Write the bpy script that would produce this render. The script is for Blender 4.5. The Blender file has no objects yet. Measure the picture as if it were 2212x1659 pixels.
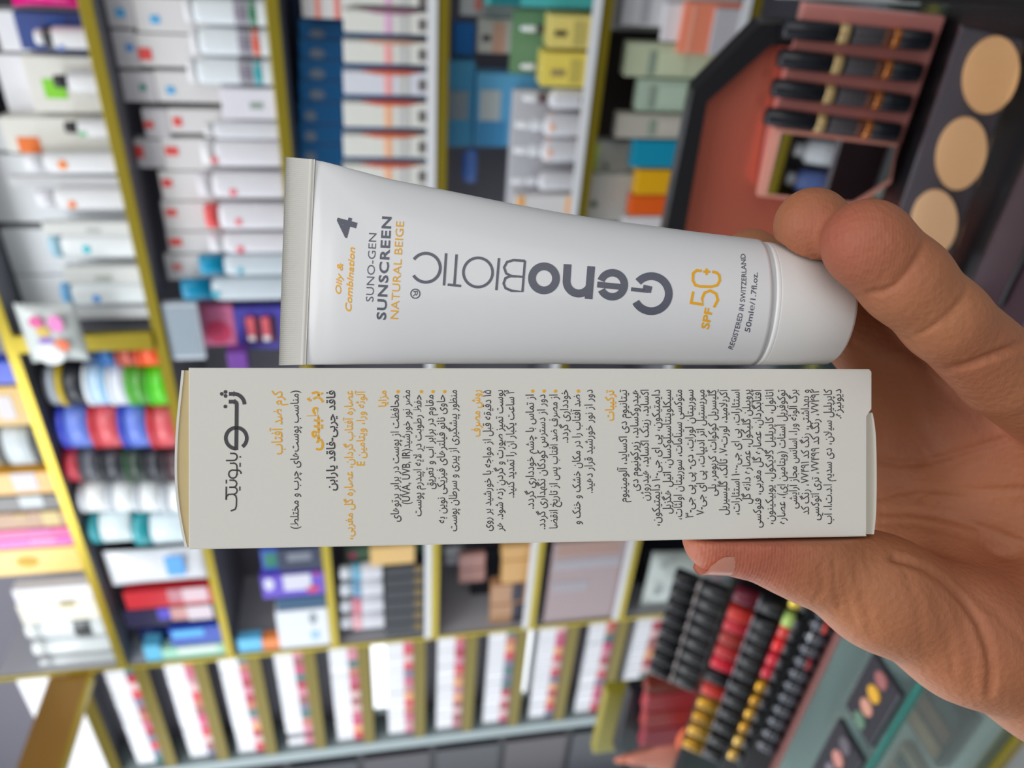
import bpy, bmesh, math, random
import numpy as np
from mathutils import Vector, Matrix
from mathutils.bvhtree import BVHTree
random.seed(7)
SC = bpy.context.scene
COL = SC.collection

# ---------------------------------------------------------------- camera
FPX, CX, CY = 1681.2, 1106.0, 829.5          # focal length and centre for the 2212 x 1659 frame
EYE = Vector((0, 0, 1.45))
PITCH, ROLL = math.radians(10.027), math.radians(-2.3675)
FWD = Vector((0, math.cos(PITCH), -math.sin(PITCH)))
_U0 = Vector((0, math.sin(PITCH), math.cos(PITCH)))
_R0 = Vector((1, 0, 0))
AX1 = -_U0 * math.cos(ROLL) + _R0 * math.sin(ROLL)     # frame right  (the phone is held sideways: room-down)
AX2 = _R0 * math.cos(ROLL) + _U0 * math.sin(ROLL)      # frame up     (room-right)
HOLD = Matrix(((AX1.x, AX2.x, -FWD.x, EYE.x), (AX1.y, AX2.y, -FWD.y, EYE.y), (AX1.z, AX2.z, -FWD.z, EYE.z), (0, 0, 0, 1)))
cam_d = bpy.data.cameras.new('camera')
cam = bpy.data.objects.new('camera', cam_d); COL.objects.link(cam)
cam.matrix_world = HOLD
cam_d.sensor_fit = 'HORIZONTAL'; cam_d.sensor_width = 36.0
cam_d.lens = 36.0 * FPX / 2212.0
cam_d.clip_start = 0.01; cam_d.clip_end = 60
cam_d.dof.use_dof = True; cam_d.dof.focus_distance = 0.178; cam_d.dof.aperture_fstop = 12.2
SC.camera = cam

# ---------------------------------------------------------------- light
SC.view_settings.view_transform = 'Standard'; SC.view_settings.look = 'None'
SC.view_settings.gamma = 1.0; SC.view_settings.use_curve_mapping = False
SC.view_settings.exposure = 0.0
wd = bpy.data.worlds.new('room_light'); SC.world = wd; wd.use_nodes = True
wd.node_tree.nodes['Background'].inputs[0].default_value = (0.90, 0.95, 1.0, 1)
wd.node_tree.nodes['Background'].inputs[1].default_value = 0.30

def area(name, loc, target, sx, sy, power, col=(1, 1, 1)):
    l = bpy.data.lights.new(name, 'AREA'); l.shape = 'RECTANGLE'; l.size = sx; l.size_y = sy
    l.energy = power; l.color = col
    o = bpy.data.objects.new(name, l); COL.objects.link(o); o.location = loc
    o.rotation_euler = (Vector(target) - Vector(loc)).to_track_quat('-Z', 'Y').to_euler()
    return o
# shop front daylight behind the photographer, ceiling panels over the aisle
area('shop_front_daylight', (0.9, -2.6, 2.1), (0.2, 0.5, 1.3), 2.6, 2.0, 28, (1.0, 0.99, 0.97))
area('ceiling_panel', (0.0, -0.35, 2.95), (-0.1, 0.5, 0.9), 1.2, 0.8, 13, (1.0, 0.985, 0.96))
area('ceiling_panel', (-0.5, 0.9, 2.95), (-0.6, 1.4, 0.8), 1.2, 0.6, 15, (0.95, 0.98, 1.0))
area('ceiling_panel', (-1.7, 1.6, 2.95), (-1.2, 2.2, 1.2), 1.0, 0.6, 24, (0.93, 0.97, 1.0))

# ---------------------------------------------------------------- helpers: materials
def lin(c):
    c = c / 255.0
    return c / 12.92 if c <= 0.04045 else ((c + 0.055) / 1.055) ** 2.4
MATS = {}
def M(rgb, rough=0.45, metal=0.0, coat=0.0, noise=0.04, scale=40.0, bump=0.0, name=None):
    key = (tuple(rgb), rough, metal, coat, noise, scale, bump)
    if key in MATS: return MATS[key]
    m = bpy.data.materials.new(name or 'surface'); m.use_nodes = True
    nt = m.node_tree; b = nt.nodes['Principled BSDF']
    base = [min(0.93, lin(v) * 1.18) for v in rgb]
    tc = nt.nodes.new('ShaderNodeTexCoord'); nz = nt.nodes.new('ShaderNodeTexNoise')
    nz.inputs['Scale'].default_value = scale; nz.inputs['Detail'].default_value = 3
    nt.links.new(tc.outputs['Object'], nz.inputs['Vector'])
    mx = nt.nodes.new('ShaderNodeMix'); mx.data_type = 'RGBA'
    mx.inputs[6].default_value = [max(0, v * (1 - noise)) for v in base] + [1]
    mx.inputs[7].default_value = [min(1, v * (1 + noise)) for v in base] + [1]
    nt.links.new(nz.outputs['Fac'], mx.inputs[0]); nt.links.new(mx.outputs[2], b.inputs['Base Color'])
    b.inputs['Roughness'].default_value = rough; b.inputs['Metallic'].default_value = metal
    b.inputs['Coat Weight'].default_value = coat; b.inputs['Coat Roughness'].default_value = 0.08
    if bump:
        bp = nt.nodes.new('ShaderNodeBump'); bp.inputs['Strength'].default_value = bump
        bp.inputs['Distance'].default_value = 0.001
        nt.links.new(nz.outputs['Fac'], bp.inputs['Height']); nt.links.new(bp.outputs['Normal'], b.inputs['Normal'])
    MATS[key] = m
    return m
def glass_mat(name, tint, rough=0.05, gloss=0.12):
    m = bpy.data.materials.new(name); m.use_nodes = True; nt = m.node_tree
    nt.nodes.remove(nt.nodes['Principled BSDF'])
    t = nt.nodes.new('ShaderNodeBsdfTransparent'); t.inputs[0].default_value = (*tint, 1)
    g = nt.nodes.new('ShaderNodeBsdfGlossy'); g.inputs['Roughness'].default_value = rough
    lw = nt.nodes.new('ShaderNodeLayerWeight'); lw.inputs['Blend'].default_value = 0.25
    ma = nt.nodes.new('ShaderNodeMath'); ma.operation = 'MULTIPLY_ADD'
    ma.inputs[1].default_value = 0.5; ma.inputs[2].default_value = gloss
    nt.links.new(lw.outputs['Fresnel'], ma.inputs[0])
    mx = nt.nodes.new('ShaderNodeMixShader')
    nt.links.new(ma.outputs[0], mx.inputs[0]); nt.links.new(t.outputs[0], mx.inputs[1]); nt.links.new(g.outputs[0], mx.inputs[2])
    nt.links.new(mx.outputs[0], nt.nodes['Material Output'].inputs[0])
    return m
GLASS = glass_mat('clear_glass', (0.84, 0.92, 0.90), 0.05, 0.04)
CLEAR = glass_mat("clear_plastic", (0.97, 0.97, 0.97), 0.15, 0.02)

# ---------------------------------------------------------------- helpers: objects
def link_mesh(name, me, mat=None, parent=None, mw=None):
    if mat is not None:
        me.materials.clear(); me.materials.append(mat)
    o = bpy.data.objects.new(name, me); COL.objects.link(o)
    if parent is not None: o.parent = parent
    elif mw is not None: o.matrix_world = mw
    return o
def bm_mesh(bm, smooth=False):
    bmesh.ops.recalc_face_normals(bm, faces=bm.faces)
    me = bpy.data.meshes.new('mesh'); bm.to_mesh(me); bm.free()
    if smooth:
        for p in me.polygons: p.use_smooth = True
    return me
def tag(o, label, cat, group=None, kind=None):
    o['label'] = label; o['category'] = cat
    if group: o['group'] = group
    if kind: o['kind'] = kind
    return o
def struct(name, me, mat, mw=None, label=None, cat=None):
    o = link_mesh(name, me, mat, None, mw); o['kind'] = 'structure'
    if label: o['label'] = label; o['category'] = cat
    return o
def box_bm(bm, x0, x1, y0, y1, z0, z1, bev=0.0):
    r = bmesh.ops.create_cube(bm, size=1.0)
    for v in r['verts']:
        v.co = Vector(((x0 + x1) / 2 + v.co.x * (x1 - x0), (y0 + y1) / 2 + v.co.y * (y1 - y0), (z0 + z1) / 2 + v.co.z * (z1 - z0)))
    if bev > 0:
        es = list({e for v in r['verts'] for e in v.link_edges})
        bmesh.ops.bevel(bm, geom=es, offset=bev, segments=2, affect='EDGES', profile=0.5)
def box_me(x0, x1, y0, y1, z0, z1, bev=0.0):
    bm = bmesh.new(); box_bm(bm, x0, x1, y0, y1, z0, z1, bev)
    return bm_mesh(bm)
def lathe_me(prof, sx, sy, h, seg=20, power=2.0):
    """prof: (radius factor, height factor); superellipse section, closed at both ends"""
    bm = bmesh.new(); rings = []
    for r, z in prof:
        ring = []
        for i in range(seg):
            a = 2 * math.pi * i / seg; c, s = math.cos(a), math.sin(a)
            k = (abs(c) ** power + abs(s) ** power) ** (-1 / power)
            ring.append(bm.verts.new((c * k * sx * r, s * k * sy * r, z * h)))
        rings.append(ring)
    for A, B in zip(rings, rings[1:]):
        for i in range(seg):
            j = (i + 1) % seg; bm.faces.new((A[i], A[j], B[j], B[i]))
    bm.faces.new(rings[0][::-1]); bm.faces.new(rings[-1])
    return bm_mesh(bm, True)
def prism_me(poly, y0, y1, bev=0.0):
    """poly in (x, z), extruded along y"""
    bm = bmesh.new()
    A = [bm.verts.new((x, y0, z)) for x, z in poly]; B = [bm.verts.new((x, y1, z)) for x, z in poly]
    bm.faces.new(A); bm.faces.new(B[::-1]); n = len(poly)
    for i in range(n): bm.faces.new((A[i], B[i], B[(i + 1) % n], A[(i + 1) % n]))
    if bev: bmesh.ops.bevel(bm, geom=list(bm.edges), offset=bev, segments=2, affect='EDGES', profile=0.5)
    return bm_mesh(bm)
def disc_poly(cx, cz, rx, rz, n=20, rot=0.0):
    c, s = math.cos(rot), math.sin(rot); out = []
    for i in range(n):
        a = 2 * math.pi * i / n; x, z = rx * math.cos(a), rz * math.sin(a)
        out.append((cx + c * x - s * z, cz + s * x + c * z))
    return out

def ray(px, py):
    return (AX1 * ((px - CX) / FPX) + AX2 * ((CY - py) / FPX) + FWD)
class Frame:
    """a real surface direction in the shop: X along it, Y into it, Z up it"""
    def __init__(s, O, X, Y, Z):
        s.O, s.X, s.Y, s.Z = Vector(O), Vector(X), Vector(Y), Vector(Z)
        s.M = Matrix(((s.X.x, s.Y.x, s.Z.x, s.O.x), (s.X.y, s.Y.y, s.Z.y, s.O.y), (s.X.z, s.Y.z, s.Z.z, s.O.z), (0, 0, 0, 1)))
    def at(s, x, y, z): return s.M @ Matrix.Translation((x, y, z))
    def p(s, x, y, z): return s.O + s.X * x + s.Y * y + s.Z * z
    def xz(s, px, py, y=0.0):
        R = ray(px, py); P0 = s.O + s.Y * y - EYE
        t = P0.dot(s.Y) / R.dot(s.Y); P = R * t - P0
        return P.dot(s.X), P.dot(s.Z)
    def x_at(s, py, y, z):                   # where along X the line (y, z) passes frame row py
        k = (CY - py) / FPX; A = AX2 - FWD * k
        P0 = s.O + s.Y * y + s.Z * z - EYE
        return -P0.dot(A) / s.X.dot(A)
    def z_at(s, px, x, y):
        k = (px - CX) / FPX; A = AX1 - FWD * k
        P0 = s.O + s.Y * y + s.X * x - EYE
        return -P0.dot(A) / s.Z.dot(A)
W_ANG = math.radians(54.93); SW, CW = math.sin(W_ANG), math.cos(W_ANG); DW = 1.533
NRM = Vector((-CW, -SW, 0)); ALONG = Vector((-SW, CW, 0))
WALL = Frame(-DW * NRM, -ALONG, -NRM, (0, 0, 1))       # front plane of the shelving
EZ = EYE.z
# ================================================================ the shop: room shell and shelving
GOLD = M((156, 138, 40), 0.28, 0.6, 0, 0.05, 25, 0, 'brushed_gold')
GOLDD = M((106, 92, 16), 0.34, 0.45, 0, 0.05, 25, 0, 'darkened_gold')  # same gold, base colour darkened to offset window light on the rack
BOARD = M((116, 116, 124), 0.5, 0, 0, 0.03, 20, 0, 'grey_laminate')
BACKM = M((120, 118, 128), 0.5, 0, 0, 0.03, 12, 0, 'grey_back_panel')
WALLM = M((178, 182, 190), 0.8, 0, 0, 0.03, 6, 0, 'painted_wall')
WHITE = M((226, 226, 230), 0.4, 0, 0, 0.02, 30, 0, 'white_laminate')
LIPC = M((214, 216, 220), 0.25, 0, 0.3, 0.02, 30, 0, 'label_strip')
SH = [EZ + h * DW for h in (0.4938, 0.3008, 0.1038, -0.0905, -0.2889, -0.4800, -0.6745)]
CTR = EZ - 0.48
struct('floor', box_me(-6, 6, -4, 6, -0.1, 0.0), M((150, 148, 144), .35, 0, 0, .05, 3, 0, 'floor_tile'))
struct('wall_back', box_me(-3.3, 2.2, 0.305, 0.40, 0, 3.0), BACKM, WALL.M)
struct('wall_left', box_me(-3.35, -3.25, -0.25, 0.304, 0.001, 3.0), WALLM, WALL.M)
# daylight window on the left-hand wall: it is what the glossy sheets of the lipstick rack mirror
we = bpy.data.materials.new('daylight'); we.use_nodes = True
wb = we.node_tree.nodes['Principled BSDF']; wb.inputs['Emission Color'].default_value = (.86, .93, 1, 1); wb.inputs['Emission Strength'].default_value = 1.6
struct('window_1', box_me(-3.34, -3.26, -1.9, -0.252, 0.02, 2.5), we, WALL.M)

def shelf(k, z, x0, x1, lip=False):
    t = bpy.data.objects.new('display_shelf', None); COL.objects.link(t); t.matrix_world = WALL.at(0, 0, z); t.empty_display_size = .05
    link_mesh('board', box_me(x0, x1, 0.003, 0.303, -0.020, 0.0), BOARD, t)
    link_mesh('gold_edge', box_me(x0, x1, -0.004, 0.0025, -0.0225, 0.0005, .001), GOLD, t)
    if lip: link_mesh('label_strip', box_me(x0, x1, -0.0085, -0.0045, 0.0, 0.018, .001), LIPC, t)
    return t
ORD = ['first', 'second', 'third', 'fourth', 'fifth', 'sixth', 'seventh', 'eighth', 'ninth', 'tenth', 'eleventh', 'twelfth', 'thirteenth', 'fourteenth', 'fifteenth']
SLAB = ['short gold edged shelf across the lower left corner of the photo', 'long gold edged shelf nearest the left edge of the photo', 'gold edged shelf behind the crimped end of the tube',
        'gold edged shelf with pale label strip behind the middle of the tube', 'gold edged shelf holding the yellow cartons', 'gold edged shelf just left of the black makeup display', 'lowest gold edged shelf, half hidden behind the makeup displays']
for k in range(7):
    tag(shelf(k, SH[k], -2.010, 0.85, k in (3, 4, 5)), SLAB[k], 'shelf', 'gold edged wall shelves')
t = bpy.data.objects.new('shelf_upright', None); COL.objects.link(t); t.matrix_world = WALL.at(-0.918, 0, SH[1])
link_mesh('panel', box_me(-.009, .009, .004, .303, 0.001, SH[0] - SH[1] - .021), BOARD, t)
link_mesh('gold_edge', box_me(-.021, .021, -.012, .0035, 0.001, SH[0] - SH[1] - .024, .002), GOLD, t)
tag(t, 'short gold upright between white tubes and coloured tins', 'upright')
t = bpy.data.objects.new('shelf_end_panel', None); COL.objects.link(t); t.matrix_world = WALL.at(-2.018, 0, 0)
link_mesh('panel', box_me(-.007, .007, .004, .303, 0.001, SH[0] + .32), M((176, 176, 182), .45, 0, 0, .02, 20, 0, 'grey_end_panel'), t)
link_mesh('gold_edge', box_me(-.007, .007, -.004, .0035, 0.001, SH[0] + .32, .001), GOLD, t)
tag(t, 'thin gold edged end panel between the shelves and the lipstick rack', 'panel')

# ---------------------------------------------------------------- product builders
def slot(F, y, y0, y1, zb, xt):
    xa, xb = F.x_at(y1, y, zb), F.x_at(y0, y, zb)
    if F is WALL and y > -.5: xa = max(xa, -2.0085)
    xc = (xa + xb) / 2
    return xc, xb - xa, F.z_at(xt, xc, y) - zb
def patch(par, F, y, xc, zb, t, p, w=9, h=9):
    name, y0, y1, x0, x1, col = p[:6]
    xl, zt = F.xz(x0, (y0 + y1) / 2, y)[0], F.xz(x0, (y0 + y1) / 2, y)[1]
    xr = F.x_at(y0, y, zt) - xc; xl = F.x_at(y1, y, zt) - xc; z0 = F.z_at(x1, xc + (xl + xr) / 2, y) - zb; z1 = zt - zb
    z0 = max(z0, .0012); z1 = min(z1, h - .001); xl = max(xl, -w / 2 + .0006); xr = min(xr, w / 2 - .0006)
    if xr - xl < .001 or z1 - z0 < .001: return
    if len(p) > 6: poly = disc_poly((xl + xr) / 2, (z0 + z1) / 2, (xr - xl) / 2, (z1 - z0) / 2)
    else: poly = [(xl, z0), (xr, z0), (xr, z1), (xl, z1)]
    link_mesh(name, prism_me(poly, -t / 2 - .0014, -t / 2 + .0006), M(col, .5), par)
def pouch_me(w, t, h):
    bm = bmesh.new(); rows = []
    for i in range(15):
        v = i / 14; hz = v * h; sq = (math.sin(math.pi * min(max((v * 1.08 - .02), 0), 1))) ** .6 if 0 < v < 1 else 0
        ww = w / 2 * (1 - .06 * math.sin(math.pi * v)); ring = []
        for s in (1, -1):
            for j in range(9):
                u = (j / 8 * 2 - 1) * s
                ring.append(bm.verts.new((u * ww, -s * max(.0008, t / 2 * sq * (1 - u * u) ** .6), hz)))
        rows.append(ring)
    for A, B in zip(rows, rows[1:]):
        n = len(A)
        for j in range(n): bm.faces.new((A[j], A[(j + 1) % n], B[(j + 1) % n], B[j]))
    bm.faces.new(rows[0][::-1]); bm.faces.new(rows[-1]); bmesh.ops.remove_doubles(bm, verts=bm.verts, dist=1e-5)
    return bm_mesh(bm, True)
def crimp_tube_me(w, t, h, z0):
    bm = bmesh.new(); secs = []
    for i in range(12):
        v = i / 11; f = max(0, (v - .25) / .75)
        secs.append((Vector((0, 0, z0 + (h - z0) * v)), w * (.86 + .14 * f), max(.0012, t * (1 - f ** 1.3) / 2)))
    rings = []
    for c, ww, b in secs:
        rings.append([bm.verts.new(c + Vector((ww / 2 * math.cos(q * math.pi / 12), b * math.sin(q * math.pi / 12), 0))) for q in range(24)])
    for A, B in zip(rings, rings[1:]):
        for j in range(24): bm.faces.new((A[j], A[(j + 1) % 24], B[(j + 1) % 24], B[j]))
    bm.faces.new(rings[0][::-1]); bm.faces.new(rings[-1])
    return bm_mesh(bm, True)
def ring(par, name, w, t, h, z0, z1, col, k=1.03, rough=.4, metal=0, power=2.4, mat=None):
    return link_mesh(name, lathe_me([(k * .98, z0), (k, z0 + .004), (k, z1 - .004), (k * .98, z1)], w / 2, t / 2, h, 20, power), mat or M(col, rough, metal), par)
LAST = {}
PLACED = []                    # (x0, x1, y0, y1, z0, z1) of what already stands on the shelves and the counter
PLACED.append((-.9392, -.8968, -.012, .303, SH[1], SH[0])); PLACED.append((-2.0255, -2.0105, -.004, .303, 0, 3))
def settle(F, k, y, y0, y1, z, xt, t, tf):
    """keep a product clear of its neighbours and of the shelf above"""
    cutL = cutR = 0.0
    for it in range(14):
        xc, w, h = slot(F, y, y0, y1, z, xt)
        if y > -.3 and k >= 1: h = min(h, SH[k - 1] - .0245 - z)
        w = max(w - .0012 - cutL - cutR, .004); xc = xc + (cutL - cutR) / 2
        tt = min(max(w * .7, .012), .045) if t is None else t
        if tf is not None: tt = min(tt, tf)
        hit = None
        for p in PLACED:
            o = [min(a1, b1) - max(a0, b0) for a0, a1, b0, b1 in ((xc - w / 2, xc + w / 2, p[0], p[1]), (y, y + tt, p[2], p[3]), (z, z + h, p[4], p[5]))]
            if min(o) > .0004: hit = (p, o); break
        if hit is None: break
        p, o = hit
        if o[0] < .4 * min(w, p[1] - p[0]) and (abs(p[2] - y) < .03 or p[3] - p[2] > .2):
            if xc < (p[0] + p[1]) / 2: cutR += o[0] + .0008
            else: cutL += o[0] + .0008
        elif p[2] >= y + .008: tf = p[2] - y - .001
        else: y = p[3] + .001; tf = None
    PLACED.append((xc - w / 2, xc + w / 2, y, y + tt, z, z + h))
    return xc, w, h, y, tt
def I(kind, name, label, cat, k, y, y0, y1, xt, col=(214, 214, 216), t=None, P=(), g=None, xb=None, zb=None, F=WALL, cap=(214, 214, 216), cf=.18, cw=.8, rough=.4, metal=0, bands=(), base=None):
    z = SH[k] + .0008 if zb is None else zb
    if xb is not None:
        xm = F.x_at((y0 + y1) / 2, y, z); z = F.z_at(xb, xm, y)
    xc, w, h, y, t = settle(F, k, y, y0, y1, z, xt, t, None)
    Mx = F.at(xc, y + t / 2, z); body = M(col, rough, metal)
    if kind == 'carton': me = box_me(-w / 2, w / 2, -t / 2, t / 2, 0, h, min(.0022, w * .08, h * .08))
    elif kind == 'bottle': me = lathe_me([(.86, 0), (.97, .01), (1, .03), (1, 1 - cf - .10), (.93, 1 - cf - .04), (cw * .85, 1 - cf)], w / 2, t / 2, h, 24, 2.6)
    elif kind == 'jar': me = lathe_me([(.93, 0), (1, .04), (1, 1 - cf - .02), (.94, 1 - cf)], w / 2, t / 2, h, 28, 2.0)
    elif kind == 'tube': me = crimp_tube_me(w, t, h, h * cf)
    elif kind == 'pouch': me = pouch_me(w, t, h)
    elif kind == 'dropper': me = lathe_me([(.92, 0), (1, .02), (1, .50), (.9, .56), (.42, .60), (.42, .63)], w / 2, t / 2, h, 20, 2.2)
    elif kind == 'sponge': me = lathe_me([(.3, 0), (.8, .06), (1, .22), (.95, .38), (.66, .58), (.42, .78), (.3, .93), (.1, 1)], w / 2, t / 2, h, 20, 2.0)
    o = link_mesh(name, me, body, None, Mx); tag(o, label, cat, g)
    if kind == 'bottle': link_mesh('cap', lathe_me([(cw, 1 - cf + .002), (cw, .985), (cw * .9, 1)], w / 2, t / 2, h, 24, 2.4), M(cap, .35), o)
    if kind == 'jar': link_mesh('lid', lathe_me([(1.02, 1 - cf), (1.02, .985), (.97, 1)], w / 2, t / 2, h, 28, 2.0), M(cap, .35), o)
    if kind == 'tube': link_mesh('cap', lathe_me([(.78, 0), (.84, .03), (.84, cf - .002)], w / 2, t / 2, h, 24, 2.0), M(cap, .35), o)
    if kind == 'dropper':
        link_mesh('collar', lathe_me([(.5, .63), (.52, .64), (.52, .76), (.48, .77)], w / 2, t / 2, h, 20), M(cap, .35), o)
        link_mesh('bulb', lathe_me([(.34, .77), (.38, .82), (.34, .94), (.18, 1)], w / 2, t / 2, h, 20), M((222, 224, 228), .4), o)
    for z0_, z1_, c in bands: ring(o, 'printed_band', w, t, h, z0_, z1_, c, 1.012, power=2.0 if kind in ('jar', 'dropper') else 2.6)
    for p in P: patch(o, F, y, xc, z, t, p, w, h)
    LAST['z'] = z + h + .0006; LAST['o'] = o
    return o
def stack(k, y, rows, zb=None):
    """things standing on one another, the lowest first"""
    z = zb
    for r in rows:
        a, kw = r; I(*a[:4], k, y, *a[4:7], zb=z, **kw); z = LAST['z']

WH, GY, WARM, RED, SKY, TEAL = (222, 222, 226), (188, 188, 190), (212, 210, 202), (214, 70, 66), (60, 160, 214), (20, 130, 132)
# ---------------------------------------------------------------- shelf one, upper end
g1_ = 'white tubes on the shelf nearest the left edge'
I('pouch', 'toiletry_bag', 'glossy magenta bag in the upper left corner of the photo', 'bag', 1, -.0, -60, 28, 2, col=(214, 24, 124), t=.07, rough=.2)
I('carton', 'cosmetic_carton', 'navy blue carton under the magenta bag, behind a small white bottle', 'box', 1, .053, 30, 113, 36, col=(38, 62, 128), t=.03, P=[('printed_label', 36, 60, 100, 140, (34, 80, 160))])
I('bottle', 'serum_bottle', 'small white bottle with black collar before the navy blue carton', 'bottle', 1, .015, 63, 112, 71, t=.035, cap=(228, 228, 232), cf=.16, cw=.7, bands=((.66, .82, (20, 20, 28)),), P=[('printed_label', 100, 110, 125, 138, (110, 140, 214))])
I('carton', 'cosmetic_carton', 'tall pale carton in the left edge behind the navy blue carton', 'box', 1, .085, 30, 118, -8, col=WH)
I('carton', 'cosmetic_carton', 'large white carton with green leaf print near the upper left corner', 'box', 1, .05, 124, 246, 60, col=WARM, t=.03, P=[('leaf_print', 170, 212, 95, 143, (124, 200, 30))])
I('bottle', 'serum_bottle', 'small white bottle with black dropper head before the green leaf carton', 'bottle', 1, .012, 160, 206, 112, t=.034, cap=(38, 36, 40), cf=.30, cw=.62)
I('carton', 'cosmetic_carton', 'tall glossy white carton at the left edge beside the green leaf carton', 'box', 1, .082, 124, 250, 2, col=WH, rough=.2)
I('carton', 'cosmetic_carton', 'wide white carton with an orange square near its upper left end', 'box', 1, .05, 256, 333, 8, col=WARM, t=.03, P=[('orange_square', 296, 331, 40, 88, (222, 110, 28))])
I('bottle', 'serum_bottle', 'small white bottle with dark head below the green leaf carton', 'bottle', 1, .012, 262, 302, 136, t=.034, cap=(44, 42, 46), cf=.28, cw=.62, P=[('green_mark', 284, 294, 172, 186, (120, 190, 140))])
I('bottle', 'lotion_bottle', 'white bottle with orange dot, the upper of two', 'bottle', 1, .014, 333, 380, 50, cap=(224, 224, 230), cf=.2, P=[('orange_dot', 346, 366, 125, 146, (250, 130, 50), 1)], g=g1_)
I('carton', 'cosmetic_carton', 'pale grey carton between the two orange dot bottles', 'box', 1, .03, 382, 404, 20, col=GY)
I('bottle', 'lotion_bottle', 'white bottle with orange dot, the lower of two', 'bottle', 1, .014, 406, 458, 76, cap=(224, 224, 230), cf=.2, P=[('orange_dot', 434, 450, 147, 165, (240, 120, 40), 1)], g=g1_)
I('carton', 'cosmetic_carton', 'pale carton above the bottle with the cyan dot', 'box', 1, .02, 480, 509, 92, col=(206, 207, 204), P=[('faint_print', 494, 502, 186, 216, (170, 175, 170))])
I('bottle', 'lotion_bottle', 'white bottle with cyan dot and pale blue cap', 'bottle', 1, .014, 511, 561, 106, col=(224, 228, 232), cap=(160, 200, 218), cf=.13, cw=.96, P=[('cyan_dot', 530, 547, 178, 196, (40, 190, 205), 1)], g=g1_)
I('carton', 'cosmetic_carton', 'pale carton between the cyan dot and blue dot bottles', 'box', 1, .02, 576, 612, 140, col=(206, 207, 204), P=[('faint_print', 596, 608, 205, 240, (170, 175, 170))])
I('bottle', 'lotion_bottle', 'white bottle with blue dot and mid blue cap', 'bottle', 1, .014, 613, 661, 131, col=(222, 228, 234), cap=(110, 168, 214), cf=.12, cw=.96, P=[('blue_dot', 638, 653, 200, 218, (60, 150, 230), 1)], g=g1_)
I('carton', 'cosmetic_carton', 'pale carton just above the short gold upright', 'box', 1, .02, 664, 688, 146, col=(204, 205, 208))
for y0, y1, xt, lb in ((262, 330, -60, 'tall white carton with brown edge at the left edge, upper of the back row'), (336, 480, -50, 'long white carton lying back at the left edge above the grey gap'), (494, 590, -30, 'white back row carton left of the cyan dot bottle'), (592, 660, 24, 'white back row carton left of the blue dot bottle')):
    I('carton', 'cosmetic_carton', lb, 'box', 1, .082, y0, y1, xt, col=(216, 219, 222), t=.03, rough=.25, g='white cartons in the back row, left edge')
# the coloured tins stacked below the gold upright
gt = 'stacked tins on the shelf nearest the left edge'
def tinrow(y0, y1, y, rows):
    z = None
    for xt, nm, lb, col, cp, b in rows:
        I('jar', nm, lb, 'tin', 1, y, y0, y1, xt, col=col, cap=cp, cf=.26, bands=b, t=.075, zb=z, g=gt, rough=.35); z = LAST['z']
tinrow(737, 803, .004, [(291, 'hair_wax_tin', 'orange tin at the foot of the stack below the gold upright', (232, 84, 34), (214, 70, 26), ()), (246, 'hair_wax_tin', 'brick red tin on the orange tin', (178, 78, 62), (150, 60, 50), ()),
    (206, 'hair_wax_tin', 'mid blue tin on the brick red tin', (20, 92, 158), (20, 84, 150), ()), (178, 'hair_wax_tin', 'dark navy tin on top of the mid blue tin', (22, 52, 92), (16, 40, 74), ())])
tinrow(807, 890, .004, [(318, 'hair_wax_tin', 'bright green tin at the foot of its stack', (82, 196, 26), (70, 190, 20), ()), (273, 'hair_wax_tin', 'deep green tin on the bright green tin', (74, 150, 48), (84, 176, 50), ()),
    (231, 'hair_wax_tin', 'white tin on the deep green tin', (206, 212, 222), (214, 220, 228), ()), (181, 'hair_wax_tin', 'pale blue and white tin in the stack with green tins', (176, 204, 236), (214, 222, 232), ((.05, .2, (120, 180, 220)),)),
    (123, 'hair_wax_tin', 'black tin with yellow lid on the pale blue tin', (36, 38, 46), (190, 164, 30), ()), (98, 'hair_wax_tin', 'silver grey tin on the black and yellow tin', (150, 158, 168), (70, 72, 80), ())])
tinrow(895, 981, .004, [(320, 'hair_wax_tin', 'red tin at the foot of the red and blue stack', (206, 84, 92), (196, 40, 52), ()), (258, 'hair_wax_tin', 'blue tin on the lowest red tin', (96, 120, 206), (44, 62, 180), ()),
    (194, 'hair_wax_tin', 'red tin between the two blue tins', (206, 84, 92), (190, 36, 48), ()), (127, 'hair_wax_tin', 'blue tin on top of the red and blue stack', (100, 124, 208), (44, 62, 186), ())])
tinrow(985, 1055, .008, [(352, 'hair_wax_tin', 'maroon black tin lowest in the dark stack', (70, 44, 52), (50, 34, 40), ()), (310, 'hair_wax_tin', 'black tin on the maroon black tin', (44, 46, 54), (34, 36, 42), ()), (268, 'hair_wax_tin', 'black tin with dark green lid in the dark stack', (40, 58, 48), (34, 74, 44), ()),
    (212, 'hair_wax_tin', 'black tin under the grey printed tin', (46, 48, 56), (30, 34, 38), ()), (172, 'hair_wax_tin', 'charcoal tin with grey print below the red top tin', (84, 86, 94), (60, 62, 70), ()), (126, 'hair_wax_tin', 'red tin on top of the dark stack', (176, 46, 62), (150, 34, 50), ())])
tinrow(1060, 1118, .008, [(347, 'cream_jar', 'white jar at the foot of the white stack', (222, 226, 228), (190, 196, 204), ()), (290, 'cream_jar', 'white jar resting on the lowest white jar', (222, 226, 228), (190, 196, 204), ()), (231, 'cream_jar', 'white jar under the topmost white jar', (222, 226, 228), (190, 196, 204), ()), (170, 'cream_jar', 'topmost white jar of the white stack', (226, 228, 228), (196, 200, 206), ())])
tinrow(1122, 1182, .012, [(287, 'cream_jar', 'pale glass jar with teal lid, the lower of two', (198, 212, 218), (40, 150, 160), ()), (192, 'cream_jar', 'pale glass jar with teal lid, resting on its twin', (206, 220, 224), (40, 150, 160), ())])
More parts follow.
